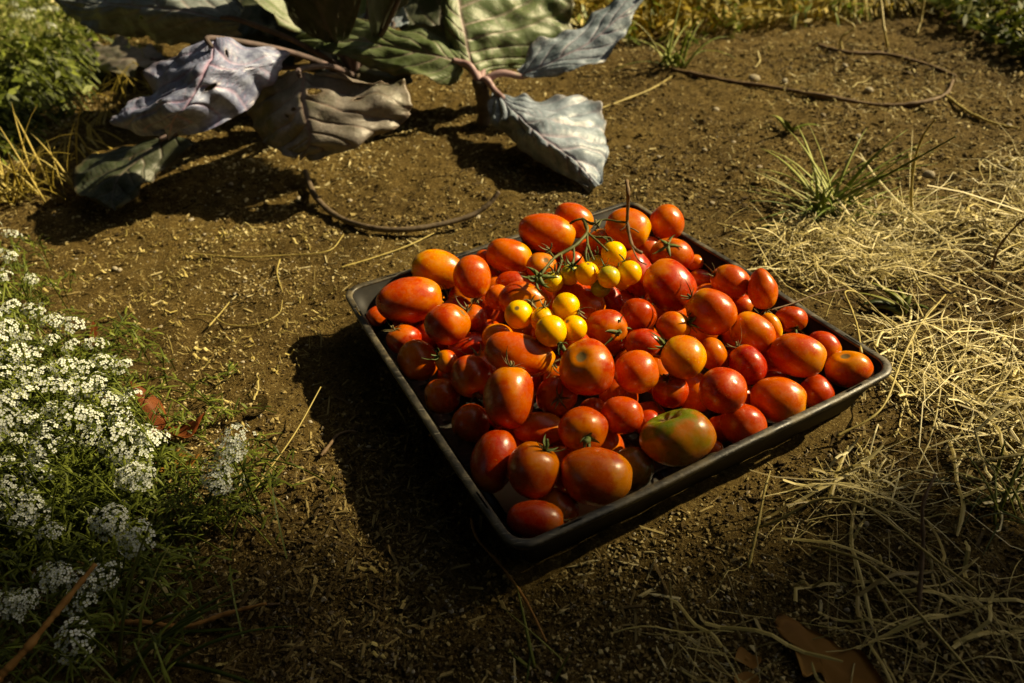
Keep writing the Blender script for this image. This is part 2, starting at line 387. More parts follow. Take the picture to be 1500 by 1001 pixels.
def tube_mesh(name, pts, r0, r1, mat, n=24, sides=8, flat=None, knob=0, smooth=True):
    p = spline(pts, n); r = np.linspace(r0, r1, n)
    if knob: r = r * (1 + knob * (np.random.default_rng(len(p)).random(n) - .4))
    V, F = tubes(p[None], r[None], sides, flat)
    k = len(V); V = np.vstack([V, p[0], p[-1]])
    c = np.arange(sides); F = F[:1] + [np.concatenate([np.stack([np.full(sides, k), np.roll(c, -1), c], -1), np.stack([np.full(sides, k + 1), k - sides + c, k - sides + np.roll(c, -1)], -1)])]
    tn = np.full(len(V), .35)
    return mesh(name, V, F, mat, smooth, {'tone': tn})
def gline(pix, lift=.003):
    "pixels -> points lying on the ground, lifted a little"
    out = []
    for q in pix:
        up = q[2] if len(q) > 2 else lift; w = P(q[0], q[1], up)
        for _ in range(4): w = P(q[0], q[1], up + float(GH(w[0], w[1])))
        out.append(w)
    return out

# ------------------------------------------------------------------ tray
m_, t_, b_ = nodes('tray_plastic')
n1 = noise(t_, 55, 5, rough=.7); n2 = noise(t_, 260, 3)
c_ = ramp(t_, [(.40, (.013, .012, .010)), (.52, (.032, .028, .021)), (.72, (.13, .11, .07))], n1.outputs[0])
c2_ = ramp(t_, [(.62, (0, 0, 0)), (.75, (.35, .35, .35))], n2.outputs[0])
t_.links.new(mixc(t_, c2_.outputs[0], c_.outputs[0], (.16, .12, .07)), b_.inputs['Base Color'])
rr = ramp(t_, [(.3, (.32,) * 3), (.65, (.65,) * 3)], n1.outputs[0]); t_.links.new(rr.outputs[0], b_.inputs['Roughness'])
b_.inputs['Specular IOR Level'].default_value = .6
sm = noise(t_, 14, 5, rough=.75); smr = ramp(t_, [(.52, (0, 0, 0)), (.68, (.60, .60, .60))], sm.outputs[0])
sc_ = noise(t_, 900, 1); _mp = N(t_, 'ShaderNodeMapping'); _tc = N(t_, 'ShaderNodeTexCoord'); _mp.inputs['Scale'].default_value = (.05, 1, 1); _mp.inputs['Rotation'].default_value = (0, 0, .9)
t_.links.new(_tc.outputs['Object'], _mp.inputs[0]); t_.links.new(_mp.outputs[0], sc_.inputs['Vector']); scr = ramp(t_, [(.66, (0, 0, 0)), (.70, (.5, .5, .5))], sc_.outputs[0])
_base = b_.inputs['Base Color'].links[0].from_socket
t_.links.new(mixc(t_, scr.outputs[0], mixc(t_, smr.outputs[0], _base, (.20, .155, .080)), (.26, .24, .20)), b_.inputs['Base Color'])
bump(t_, b_, n2.outputs[0], .25, .001)
M_tray = m_
M_wall = simple('tray_wall_shaded_plastic', [(.4, (.009, .008, .007)), (.62, (.016, .014, .011)), (.8, (.045, .036, .024))], 50, .6, spec=.25)  # less dust than the rim; base darkened to stand in for shade below it
E1 = np.array([math.cos(TRAY_A), math.sin(TRAY_A)]); E2 = np.array([math.sin(TRAY_A), -math.cos(TRAY_A)])
def loop_pts(off, R=.020, nc=9, ns=56):
    "rounded rectangle (tray axes), inset by off; also returns (side, s along side)"
    hw, hh = TW1 / 2 - off - .0022, TW2 / 2 - off - .0022; r = max(R - off * .55, .008); out = []; info = []
    cor = [(hw - r, hh - r, 0), (-(hw - r), hh - r, 90), (-(hw - r), -(hh - r), 180), (hw - r, -(hh - r), 270)]
    for q, (cx, cy, a0) in enumerate(cor):
        for i in range(nc):
            a = math.radians(a0 + 90 * i / (nc - 1)); out.append((cx + r * math.cos(a), cy + r * math.sin(a))); info.append((q, -1))
        nxt = cor[(q + 1) % 4]; a1 = math.radians(a0 + 90)
        p0 = np.array(out[-1]); p1 = np.array([nxt[0] + r * math.cos(math.radians(nxt[2])), nxt[1] + r * math.sin(math.radians(nxt[2]))])
        for i in range(1, ns):
            out.append(tuple(p0 + (p1 - p0) * i / ns)); info.append((q, i / ns))
    return np.array(out), info
def tray_pt(uv, z):
    u, v = uv[:, 0], uv[:, 1]
    # soft sides bow out a touch, more near the top
    k = np.clip(z / .06, 0, 1)
    bu = 1 + .012 * k * (1 - (2 * v / TW2) ** 2); bv = 1 + .010 * k * (1 - (2 * u / TW1) ** 2)
    wob = .0012 * np.sin(u * 31 + 1) * np.cos(v * 27) * k
    u2, v2 = u * bu, v * bv
    x = TRAY_C[0] + u2 * E1[0] + v2 * E2[0]; y = TRAY_C[1] + u2 * E1[1] + v2 * E2[1]
    return np.stack([x, y, np.full(len(u), z) + wob], -1)
tray = empty('seedling_tray', (TRAY_C[0], TRAY_C[1], 0)); tag(tray, 'shallow square black plastic tray heaped with tomatoes on the soil', 'tray')
def local(V): return V - np.array([TRAY_C[0], TRAY_C[1], 0])
def sweep(prof, skip=None, closed=False):
    rings = []; info = None
    for off, z in prof:
        uv, info = loop_pts(off); rings.append(tray_pt(uv, z))
    L = len(rings[0]); V = np.concatenate(rings); idx = np.arange(len(V)).reshape(len(prof), L)
    Fs = []
    rows_ = range(len(prof) - (0 if closed else 1))
    for r in rows_:
        r2 = (r + 1) % len(prof)
        for i in range(L):
            if skip and skip(r, info[i]): continue
            j = (i + 1) % L; Fs.append((idx[r, i], idx[r2, i], idx[r2, j], idx[r, j]))
    return local(V), np.array(Fs), info
# rim: a rolled lip, with moulded slots near the corners
def in_slot(inf):
    q, s = inf
    return s > 0 and (.055 < s < .115 or .885 < s < .945)
V, F, _ = sweep([(.0004, .0555), (.0, .0590), (.0006, .0602), (.0035, .0606), (.0050, .0606), (.0064, .0604), (.0073, .0590), (.0068, .0577), (.0050, .0592), (.0036, .0592), (.0018, .0585), (.0016, .0555)],
                skip=lambda r, inf: (r in (3, 8)) and in_slot(inf), closed=True)
obj('rim', mesh('rim', V, F, M_tray, True), tray)
# walls, one per side, with a double skin
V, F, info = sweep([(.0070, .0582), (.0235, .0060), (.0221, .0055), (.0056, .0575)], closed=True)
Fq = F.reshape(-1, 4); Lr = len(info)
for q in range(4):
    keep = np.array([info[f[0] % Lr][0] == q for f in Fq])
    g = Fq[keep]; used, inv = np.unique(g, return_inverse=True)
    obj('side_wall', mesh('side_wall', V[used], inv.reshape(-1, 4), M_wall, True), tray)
# base: mesh bottom of crossing ribs over a thin sheet
uvb, _ = loop_pts(.0245); bt = local(tray_pt(uvb, .0052)); bb = local(tray_pt(uvb, .0030)); L = len(bt)
V = np.vstack([bt, bb, [[0, 0, .0052]], [[0, 0, .0030]]]); c = np.arange(L); j = np.roll(c, -1)
F = [np.stack([np.full(L, 2 * L), c, j], -1), np.stack([np.full(L, 2 * L + 1), L + j, L + c], -1)]
obj('base', mesh('base', V, F + [np.stack([c, L + c, L + j, j], -1)], M_tray, False), tray)
for d in (0, 1):
    for s in np.linspace(-.16, .16, 11):
        a = (E1 if d == 0 else E2); b2 = (E2 if d == 0 else E1); lo_, hi_ = -.172, .172
        p = np.array([[*(a * s + b2 * lo_), .0068 + .0006 * d], [*(a * s + b2 * hi_), .0068 + .0006 * d]])
        V, F = tubes(p[None], np.full((1, 2), .0016), 4)
        obj('base_rib', mesh('base_rib', V, F, M_tray), tray)
# paper lining under the fruit
M_paper = simple('old_paper', [(.3, (.20, .155, .085)), (.7, (.38, .31, .19))], 22, .85, bmp=(.3, .001))
g = np.linspace(-1, 1, 25); GX, GY = np.meshgrid(g * .055 - .118, g * .060 + .128)
PX = TRAY_C[0] + GX * E1[0] + GY * E2[0]; PY = TRAY_C[1] + GX * E1[1] + GY * E2[1]
PZ = .0102 + .0016 * (vnoise(PX, PY, .05, 2) + .5); ii = np.arange(625).reshape(25, 25)
F = np.stack([ii[:-1, :-1], ii[:-1, 1:], ii[1:, 1:], ii[1:, :-1]], -1).reshape(-1, 4)
V = np.stack([PX, PY, PZ], -1).reshape(-1, 3); V = np.vstack([V, V - [0, 0, .0006]])
tag(obj('paper_scrap', mesh('paper_scrap', V, [F, F[:, ::-1] + 625], M_paper, True)), 'scrap of tan paper under the tomatoes in the front corner of the tray', 'paper')

# ------------------------------------------------------------------ tomatoes
def unit_fruit(shape, rs):
    nt, npf = (26, 40) if shape != 'cherry' else (16, 22)
    th = np.linspace(0, math.pi, nt)[:, None]; ph = (np.arange(npf) / npf * 2 * math.pi)[None, :]
    c, s = np.cos(th), np.sin(th)
    if shape == 'plum':
        e = .93; r = np.abs(s) ** e * (1 + .05 * rs.uniform(-1, 1.2) * c); z = c * 1.0
        z = z - .07 * np.exp(-(th / .22) ** 2); z = z + .02 * np.exp(-((math.pi - th) / .12) ** 2)
        r = r * (1 + .018 * np.cos(3 * ph + rs.uniform(0, 6)) * s + .012 * np.cos(2 * ph + rs.uniform(0, 6)))
        zz = z + 0 * ph
    elif shape == 'pear':
        r = s * (1 - .26 * np.clip(-c, 0, 1) ** 1.2 + .06 * c); zz = c * 1.0 + 0 * ph + .05 * np.exp(-((math.pi - th) / .14) ** 2); r = r * (1 + .02 * np.cos(3 * ph))
    elif shape == 'heirloom':
        lobes = 5; am = .075 * np.clip(np.sin(th) ** .6, 0, 1) * (.4 + .6 * (c > -.4) + 0 * ph)
        f = np.abs(np.cos(lobes / 2 * ph + .9)) ** .45
        r = s ** .85 * (1 - am + am * f) ; zz = .86 * c - .26 * np.exp(-(th / .36) ** 2) * (1 - .2 * np.cos(lobes * ph)) + .05 * np.exp(-((math.pi - th) / .25) ** 2)
        r = r * (1 + .03 * np.cos(2 * ph + 1))
    elif shape == 'round':
        k = rs.choice([4, 5, 6]); r = s ** .94 * (1 + rs.uniform(.004, .02) * np.cos(k * ph + rs.uniform(0, 6)) * np.clip(c + .6, 0, 1) + .015 * np.cos(2 * ph + rs.uniform(0, 6)))
        zz = .95 * c - .13 * np.exp(-(th / .26) ** 2) - 0.0 * ph + rs.choice([-1, 1]) * .03 * np.exp(-((math.pi - th) / .10) ** 2)
    else:
        r = s * (1 + .006 * np.cos(3 * ph)); zz = c - .05 * np.exp(-(th / .2) ** 2) + 0 * ph + .02 * np.exp(-((math.pi - th) / .1) ** 2)
    r = r + 0 * ph
    V = np.stack([r * np.cos(ph), r * np.sin(ph), zz], -1)
    # slow swellings
    q = rs.uniform(0, 6, 6); D = V / (np.linalg.norm(V, axis=2, keepdims=True) + 1e-6)
    w = .032 * np.sin(3.1 * D[..., 0] + q[0]) * np.sin(2.7 * D[..., 1] + q[1]) + .018 * np.sin(5 * D[..., 2] + q[2]) * np.sin(4 * D[..., 0] + q[3])
    if shape != 'cherry': V = V * (1 + w[..., None])
    st = (1 + c) / 2 + 0 * ph
    top = V[0].mean(0); bot = V[-1].mean(0)
    body = V[1:-1].reshape(-1, 3); m = nt - 2
    idx = np.arange(m * npf).reshape(m, npf); nx_ = np.roll(idx, -1, 1)
    q4 = np.stack([idx[:-1], idx[1:], nx_[1:], nx_[:-1]], -1).reshape(-1, 4)
    T_ = len(body); tr = np.concatenate([np.stack([np.full(npf, T_), idx[0], nx_[0]], -1), np.stack([np.full(npf, T_ + 1), nx_[-1], idx[-1]], -1)])
    return np.vstack([body, top, bot]), [q4, tr], np.concatenate([st[1:-1].ravel(), [1, 0]])

def frame(zv):
    zv = zv / np.linalg.norm(zv); h = np.array([0, 0, 1.0]) if abs(zv[2]) < .9 else np.array([1.0, 0, 0])
    x = np.cross(h, zv); x /= np.linalg.norm(x); return np.stack([x, np.cross(zv, x), zv], -1)

def calyx(o, p, nrm, b, kind, rs):
    "sepals and stalk at local point p of a fruit, pointing along nrm"
    M = frame(nrm); star = kind == 'star'
    ns = 5 if star else rs.choice([5, 6]); mat = M_sepaldry if kind == 'dry' else M_sepal
    L0 = {'star': .021, 'green': .0165, 'stub': .011, 'dry': .0155}[kind] * (b / .020) ** .5
    Vs, Fs = [], []; K = 8; o0 = 0
    for i in range(ns):
        a = 2 * math.pi * i / ns + rs.uniform(-.25, .25); L = L0 * rs.uniform(.75, 1.2); up = rs.uniform(.15, .5) if star else rs.uniform(.3, 1.5)
        curl = rs.uniform(-.8, 1.6) if kind != 'star' else rs.uniform(0, .9); side = rs.uniform(-.5, .5)
        ts = np.linspace(0, 1, K); w = (.0027 if star else .0021) * (b / .02) ** .5 * (1 - ts) ** .75 * (.55 + 1.1 * ts * (1 - ts) * 2) + .00012
        if kind == 'dry': w = w * .62
        rr = L * ts * (1 - .15 * ts); hh = -(rr ** 2) / (2 * b) + L * up * ts ** 1.5 * .8 + L * curl * .35 * ts ** 3 + .0009
        aa = a + side * ts ** 1.5
        cx = np.stack([rr * np.cos(aa), rr * np.sin(aa), hh], -1); sd_ = np.stack([-np.sin(aa), np.cos(aa), 0 * ts], -1)
        ring = np.stack([cx + sd_ * w[:, None], cx + np.array([0, 0, .0004]) - [0, 0, 0], cx - sd_ * w[:, None], cx - np.array([0, 0, .0005])], 1)
        ring[:, 1, 2] -= .0006
        idx = o0 + np.arange(K * 4).reshape(K, 4); n_ = np.roll(idx, -1, 1)
        Vs.append(ring.reshape(-1, 3)); Fs.append(np.stack([idx[:-1], n_[:-1], n_[1:], idx[1:]], -1).reshape(-1, 4)); o0 += K * 4
    V = np.vstack(Vs) @ M.T
    c = obj('calyx', mesh('calyx', V, np.vstack(Fs), mat, True), o, loc=tuple(p))
    ln = {'star': .004, 'green': .009, 'stub': .011, 'dry': .006}[kind]; r = {'star': .0013, 'green': .0012, 'stub': .0022, 'dry': .0010}[kind] * (b / .02) ** .5
    d = np.array([rs.uniform(-.5, .5), rs.uniform(-.5, .5), 1]); pts = [np.zeros(3), M @ (d * ln * .5 * [.4, .4, 1]), M @ (d * ln)]
    obj('stem', tube_mesh('stem', pts, r * 1.25, r, mat, 8, 7, knob=.3), c)

TOMS = [
 ('T1', (-0.1080, 0.6633, 0.0686), 0.0365, 0.0253, (0.986, 0.168, 0.011), 'ro', 'plum', "large smooth red-orange plum tomato lying at the tray's left corner", None),
 ('T2', (-0.0801, 0.7270, 0.0667), 0.0310, 0.0230, (0.965, -0.048, -0.259), 'yo', 'plum', "big plum tomato flushed bright yellow on top, against the back-left rim", None),
 ('T3', (-0.0393, 0.6876, 0.0773), 0.0243, 0.0212, (0.096, -0.517, -0.850), 'o', 'plum', "upright orange-yellow egg-shaped tomato beside the yellow-flushed plum tomato", ('end', 1, 'dry')),
 ('T4', (0.0044, 0.7506, 0.0641), 0.0285, 0.0203, (0.960, -0.144, -0.238), 'ro', 'plum', "glossy orange-red plum tomato by the middle of the back-left rim", ('end', 1, 'none')),
 ('T5', (0.0519, 0.7782, 0.0754), 0.0356, 0.0240, (0.968, -0.167, -0.187), 'ro', 'plum', "large long red-orange plum tomato, highest one along the back-left rim", ('end', 1, 'none')),
 ('T6', (0.0877, 0.8093, 0.0739), 0.0264, 0.0204, (0.872, -0.299, -0.388), 'o', 'plum', "orange tomato half hidden behind the large plum tomato near the tray's back corner", None),
 ('T7', (0.1475, 0.7618, 0.0826), 0.0276, 0.0227, (0.900, -0.330, -0.285), 'o', 'plum', "large orange tomato behind the bare brown twig at the tray's back corner", None),
 ('T8', (0.1988, 0.7823, 0.0759), 0.0224, 0.0208, (0.127, -0.498, -0.858), 'o', 'round', "round orange tomato with a dimpled tip, rearmost by the back-right rim", ('dimple', 985, 313)),
 ('T9', (0.1936, 0.7279, 0.0619), 0.0255, 0.0207, (0.944, -0.313, -0.103), 'r', 'round', "deep red tomato wearing a wide green star calyx near the back-right rim", ('px', 979, 358, 'star')),
 ('T10', (0.2238, 0.7342, 0.0454), 0.0105, 0.0097, (0.965, -0.253, 0.067), 'o', 'round', "tiny orange tomato peeking out right of the star-topped red tomato", None),
 ('T11', (0.2284, 0.7183, 0.0320), 0.0153, 0.0113, (0.935, -0.347, -0.076), 'ro', 'plum', "small orange-red tomato wedged between the biggest plum tomato and the back-right rim", None),
 ('T12', (0.1649, 0.6210, 0.0908), 0.0287, 0.0245, (0.569, -0.552, -0.609), 'ro', 'plum', "biggest tilted red-orange plum tomato on the heap, right of the yellow cherries", None),
 ('T13', (0.1180, 0.7746, 0.0596), 0.0167, 0.0158, (0.989, -0.151, 0.000), 'o', 'round', "orange tomato showing beneath the forked green vine stem", ('px', 893, 343, 'dry')),
 ('T14', (0.1567, 0.7871, 0.0455), 0.0153, 0.0136, (0.983, -0.184, 0.020), 'r', 'round', "small bright red tomato just left of the bare brown twig's lower end", None),
 ('T15', (0.1725, 0.7849, 0.0287), 0.0103, 0.0095, (0.980, -0.197, 0.031), 'r', 'round', "sliver of a small red tomato under the brown twig's lowest fork", None),
 ('T16', (0.0400, 0.7149, 0.0672), 0.0180, 0.0165, (0.996, -0.079, -0.039), 'o', 'round', "round orange tomato below the vine's left tip, dark stem across it", ('px', 800, 380, 'none')),
 ('T17', (0.0067, 0.7048, 0.0562), 0.0204, 0.0117, (0.997, -0.046, -0.059), 'r', 'plum', "dark red plum tomato sunk in shade left of the green calyx leaves", None),
 ('T18', (0.0143, 0.6178, 0.0871), 0.0266, 0.0189, (0.969, -0.152, -0.194), 'ro', 'plum', "fat orange-red tomato directly behind the leftmost loose yellow cherry tomato", ('px', 775, 443, 'dry')),
 ('T19', (0.0734, 0.6253, 0.0768), 0.0299, 0.0192, (0.868, -0.344, -0.358), 'r', 'plum', "long shaded red plum tomato under the hanging cherry cluster", None),
 ('T20', (0.1076, 0.6335, 0.0709), 0.0180, 0.0115, (0.432, -0.555, -0.711), 'r', 'plum', "small red tomato in a crack just below the green cherry tomato", None),
 ('T21', (0.1403, 0.6751, 0.0746), 0.0270, 0.0195, (0.356, -0.550, -0.755), 'r', 'plum', "glossy red plum tomato tucked behind the right side of the cherry cluster", None),
 ('T22', (0.1284, 0.5940, 0.0745), 0.0193, 0.0179, (0.982, -0.184, 0.039), 'r', 'round', "shadowed dark red tomato in the hollow left below the biggest plum tomato", None),
 ('T23', (0.0918, 0.5633, 0.0855), 0.0211, 0.0172, (0.960, -0.249, -0.125), 'r', 'round', "red tomato with a large five-pointed star calyx right of the loose yellow cherries", ('px', 905, 488, 'star')),
 ('T24', (0.1261, 0.5523, 0.0715), 0.0185, 0.0138, (0.981, -0.186, 0.049), 'r', 'plum', "dark red tomato half buried right of the lower star calyx", None),
 ('T25', (0.1578, 0.5641, 0.0805), 0.0172, 0.0146, (0.944, -0.321, -0.076), 'o', 'round', "orange tomato with a curly green calyx at its right, mid heap", ('px', 1008, 472, 'green')),
 ('T26', (0.1955, 0.5718, 0.0895), 0.0252, 0.0212, (0.736, -0.542, -0.405), 'ro', 'plum', "large red-orange plum tomato leaning over the orange one with the curly calyx", ('end', -1, 'dry')),
 ('T27', (0.1548, 0.5124, 0.0833), 0.0205, 0.0193, (0.796, -0.508, -0.329), 'yo', 'plum', "yellowish orange egg tomato with a hooked stem, centre right of heap", ('end', -1, 'green')),
 ('T28', (0.1891, 0.5335, 0.0668), 0.0162, 0.0136, (0.083, -0.646, -0.759), 'r', 'round', "small upright red tomato right of the yellowish orange egg tomato", ('px', 1062, 508, 'none')),
 ('T29', (0.1101, 0.5023, 0.0781), 0.0204, 0.0204, (-0.081, -0.630, -0.772), 'o', 'round', "round orange tomato with a pointed tip, right of the large dimpled tomato", ('dimple', 930, 514)),
 ('T30', (0.0642, 0.4927, 0.0951), 0.0258, 0.0240, (-0.078, -0.627, -0.775), 'ro', 'round', "very large dull orange-red tomato with a wrinkled dimple at heap's centre", ('dimple', 850, 522)),
 ('T31', (0.0365, 0.4943, 0.0637), 0.0186, 0.0180, (0.996, -0.091, -0.019), 'r', 'round', "small round red tomato facing up with a withered brown calyx", ('px', 820, 585, 'dry')),
 ('T32', (0.0546, 0.4445, 0.0669), 0.0215, 0.0197, (0.993, -0.114, 0.008), 'r', 'round', "round deep red tomato with a short thick green stem stub above the front plum", ('px', 861, 645, 'stub')),
 ('T33', (0.0606, 0.4026, 0.0543), 0.0300, 0.0234, (0.982, -0.185, -0.033), 'o', 'plum', "large bright orange plum tomato lying nearest the front-right rim", None),
 ('T34', (0.0907, 0.4612, 0.0652), 0.0184, 0.0166, (0.987, -0.154, 0.042), 'ro', 'round', "small plain orange-red tomato left behind the big green-shouldered heirloom", None),
 ('T35', (0.1331, 0.4342, 0.0608), 0.0317, 0.0265, (0.975, -0.201, 0.096), 'green', 'heirloom', "big ribbed heirloom tomato, green over dull red, by the front-right rim", ('px', 968, 592, 'none')),
 ('T36', (0.0949, 0.4274, 0.0331), 0.0194, 0.0188, (0.986, -0.154, 0.059), 'olive', 'round', "dim olive brown tomato in shade between the front plum and the heirloom", None),
 ('T37', (0.1429, 0.5021, 0.0522), 0.0171, 0.0164, (0.975, -0.205, 0.081), 'r', 'round', "scarred red tomato under the yellowish egg tomato, brown patch and dry calyx", ('px', 976, 553, 'dry')),
 ('T38', (0.1808, 0.4724, 0.0749), 0.0209, 0.0203, (0.959, -0.255, 0.125), 'ro', 'round', "round glossy red-orange tomato up and right of the green-shouldered heirloom", ('dimple', 1078, 560)),
 ('T39', (0.1172, 0.4695, 0.0449), 0.0122, 0.0116, (0.982, -0.179, 0.069), 'r', 'round', "red tomato mostly hidden behind the heirloom's upper left shoulder", None),
 ('T40', (0.1869, 0.4789, 0.0220), 0.0139, 0.0126, (0.961, -0.242, 0.133), 'r', 'round', "dark red tomato low in shade right of the heirloom", None),
 ('T41', (0.1986, 0.4601, 0.0438), 0.0206, 0.0182, (0.953, -0.262, 0.151), 'r', 'round', "dark red tomato in the hollow along the front-right rim, right of the heirloom", None),
 ('T42', (0.2365, 0.4814, 0.0494), 0.0247, 0.0210, (0.927, -0.360, 0.103), 'ro', 'plum', "large orange-red tomato with dark specks on the front-right rim's middle", None),
 ('T43', (0.2838, 0.5064, 0.0338), 0.0174, 0.0162, (-0.099, -0.643, -0.759), 'r', 'pear', "dark red pear-tipped tomato squeezed by the front-right rim near the right corner", ('end', 1, 'none')),
 ('T44', (0.3165, 0.5191, 0.0479), 0.0220, 0.0181, (0.894, -0.426, 0.136), 'o', 'round', "orange tomato with a small dimple, last one in the tray's right corner", ('dimple', 1239, 520)),
 ('T45', (0.2668, 0.5246, 0.0647), 0.0257, 0.0199, (0.871, -0.488, -0.054), 'o', 'plum', "large smooth orange plum tomato second from the tray's right corner", None),
 ('T46', (0.3057, 0.5526, 0.0503), 0.0175, 0.0141, (0.683, -0.650, -0.334), 'ro', 'plum', "red tomato peeking from behind the smooth plum tomato at the right corner", None),
 ('T47', (0.2866, 0.5930, 0.0565), 0.0161, 0.0140, (0.930, -0.336, 0.152), 'r', 'round', "small round red tomato alone against the right half of the back-right rim", ('px', 1165, 484, 'green')),
 ('T48', (0.2640, 0.5855, 0.0554), 0.0146, 0.0097, (0.387, -0.662, -0.642), 'yo', 'plum', "narrow yellow-orange tomato squeezed beside the small red one at back-right rim", None),
 ('T49', (0.2343, 0.5588, 0.0690), 0.0226, 0.0186, (0.661, -0.612, -0.435), 'o', 'plum', "orange plum tomato in front of the narrow yellow-orange one", None),
 ('T50', (0.2532, 0.6453, 0.0402), 0.0164, 0.0135, (0.950, -0.292, 0.113), 'r', 'round', "small red tomato just below and left of the pear-shaped tomato", ('px', 1106, 454, 'dry')),
 ('T51', (0.2660, 0.6279, 0.0733), 0.0222, 0.0150, (0.104, -0.589, -0.802), 'ro', 'pear', "pear-shaped orange-red tomato standing upright by the back-right rim", ('end', 1, 'dry')),
 ('T52', (0.2397, 0.6521, 0.0689), 0.0221, 0.0184, (0.866, -0.455, -0.206), 'r', 'round', "plain red tomato left of the pear-shaped one", ('px', 1045, 403, 'dry')),
 ('T54', (0.2208, 0.6655, 0.0432), 0.0152, 0.0137, (0.962, -0.260, 0.085), 'o', 'round', "orange tomato top showing behind the leaning red-orange plum tomato", None),
 ('T56', (0.2195, 0.5218, 0.0600), 0.0199, 0.0167, (0.385, -0.684, -0.619), 'r', 'plum', "deep red tomato with a dark withered calyx at its top left, right side of heap", ('end', -1, 'dry')),
 ('T60', (-0.1148, 0.6252, 0.0445), 0.0190, 0.0161, (0.986, 0.074, -0.147), 'r', 'round', "small round red tomato by the front-left rim, nearest the left corner", ('px', 570, 472, 'dry')),
 ('T61', (-0.0977, 0.5856, 0.0454), 0.0224, 0.0203, (0.269, -0.562, -0.782), 'o', 'round', "round orange tomato on the front-left rim with a shadow across it", None),
 ('T62', (-0.0658, 0.5661, 0.0560), 0.0129, 0.0115, (0.432, -0.525, -0.733), 'o', 'round', "small orange tomato with a green calyx pressed at its left side", ('px', 641, 524, 'green')),
 ('T63', (-0.0412, 0.5316, 0.0637), 0.0214, 0.0194, (0.273, -0.598, -0.754), 'ro', 'round', "shaded round red-orange tomato left of the heart-shaped tall one", ('px', 700, 586, 'dry')),
 ('T64', (-0.0710, 0.5299, 0.0423), 0.0185, 0.0171, (0.992, 0.027, -0.122), 'ro', 'round', "dim red-orange tomato low against the middle of the front-left rim", None),
 ('T65', (-0.0429, 0.4863, 0.0454), 0.0181, 0.0175, (0.995, -0.004, -0.098), 'ro', 'round', "dark red-orange tomato lower left of the tall egg-shaped one with the crown calyx", None),
 ('T66', (0.0060, 0.5311, 0.0852), 0.0343, 0.0197, (0.944, -0.210, -0.255), 'ro', 'plum', "longest red-orange plum tomato, right below the loose yellow cherries", ('end', 1, 'dry')),
 ('T67', (-0.0139, 0.5799, 0.0715), 0.0163, 0.0136, (0.997, -0.029, -0.071), 'yo', 'round', "yellow-orange tomato tucked behind the longest plum tomato's left end", None),
 ('T68', (-0.0066, 0.4793, 0.0795), 0.0282, 0.0222, (-0.161, -0.652, -0.741), 'ro', 'plum', "tall egg-shaped orange-red tomato with a small dry crown calyx on top", ('end', -1, 'dry')),
 ('T69', (-0.0453, 0.5961, 0.0509), 0.0225, 0.0127, (0.993, 0.108, 0.044), 'r', 'plum', "dark red plum tomato in a hollow left of the longest plum tomato", None),
 ('T70', (0.0185, 0.4680, 0.0497), 0.0231, 0.0152, (0.997, -0.072, -0.034), 'ro', 'plum', "shadowed tomato lying below the small red one with withered calyx", None),
 ('T71', (-0.0232, 0.4322, 0.0499), 0.0273, 0.0192, (-0.328, -0.690, -0.645), 'ro', 'plum', "tall red-orange tomato on the front-left rim, touching the glossy one with curled sepals", None),
 ('T72', (0.0095, 0.4101, 0.0599), 0.0240, 0.0218, (-0.078, -0.729, -0.681), 'r', 'round', "round glossy deep red tomato with curled green sepals, left of the large front plum", ('px', 806, 652, 'green')),
 ('T73', (0.0078, 0.3723, 0.0436), 0.0232, 0.0146, (0.992, -0.104, -0.067), 'r', 'plum', "dark red plum tomato lying alone in the tray's front corner", ('end', 1, 'dry')),
 ('T74', (-0.0639, 0.5966, 0.0801), 0.0241, 0.0213, (0.959, 0.225, 0.174), 'r', 'round', "round bright red tomato with water drops, right below the left corner plum", ('px', 683, 452, 'none')),
 ('T75', (-0.0395, 0.6218, 0.0669), 0.0150, 0.0157, (-0.076, -0.573, -0.816), 'r', 'round', "small red tomato with a withered calyx joined against the drop-covered one", ('px', 684, 452, 'dry')),
 ('T76', (-0.0112, 0.6563, 0.0682), 0.0148, 0.0141, (0.997, -0.029, -0.070), 'ro', 'round', "small orange-red tomato in the gap right of the upright egg-shaped orange one", None),
 ('T79', (-0.1537, 0.6933, 0.0300), 0.0126, 0.0118, (0.981, 0.107, -0.164), 'r', 'round', "dark red tomato barely visible in the shade under the left corner plum", None),
 ('T80', (-0.0272, 0.7643, 0.0550), 0.0116, 0.0108, (0.997, -0.011, -0.079), 'ro', 'round', "bit of an orange tomato showing behind the glossy plum at back-left rim", None),
 ('T84', (0.1707, 0.4479, 0.0300), 0.0085, 0.0072, (0.964, -0.230, 0.131), 'o', 'round', "tiny orange tomato end poking out under the heirloom's right side", None),
 ('T85', (0.0683, 0.4848, 0.0499), 0.0137, 0.0124, (0.992, -0.126, 0.015), 'r', 'round', "dark red tomato deep between the large dimpled tomato and the stubby-stemmed one", None),
 ('T86', (0.0980, 0.7888, 0.0427), 0.0154, 0.0137, (0.992, -0.129, -0.011), 'r', 'round', "small red tomato behind the main vine stem, left of the orange one", None),
 ('T87', (0.0770, 0.7294, 0.0600), 0.0152, 0.0144, (0.993, -0.115, -0.017), 'r', 'round', "red tomato under the vine's left arm, above the green-yellow cherries", None),
 ('T89', (0.1736, 0.7619, 0.0516), 0.0166, 0.0157, (0.978, -0.204, 0.033), 'r', 'round', "red tomato in shade between the brown twig and the star-topped tomato", None),
 ('T90', (0.0702, 0.8052, 0.0277), 0.0157, 0.0149, (0.994, -0.102, -0.026), 'r', 'round', "dark red tomato low under the large long plum at the back-left rim", None),
 ('C1', (0.1134, 0.6583, 0.1108), 0.0125, 0.0125, (0.986, -0.164, 0.010), 'y', 'cherry', "topmost bright yellow cherry", None),
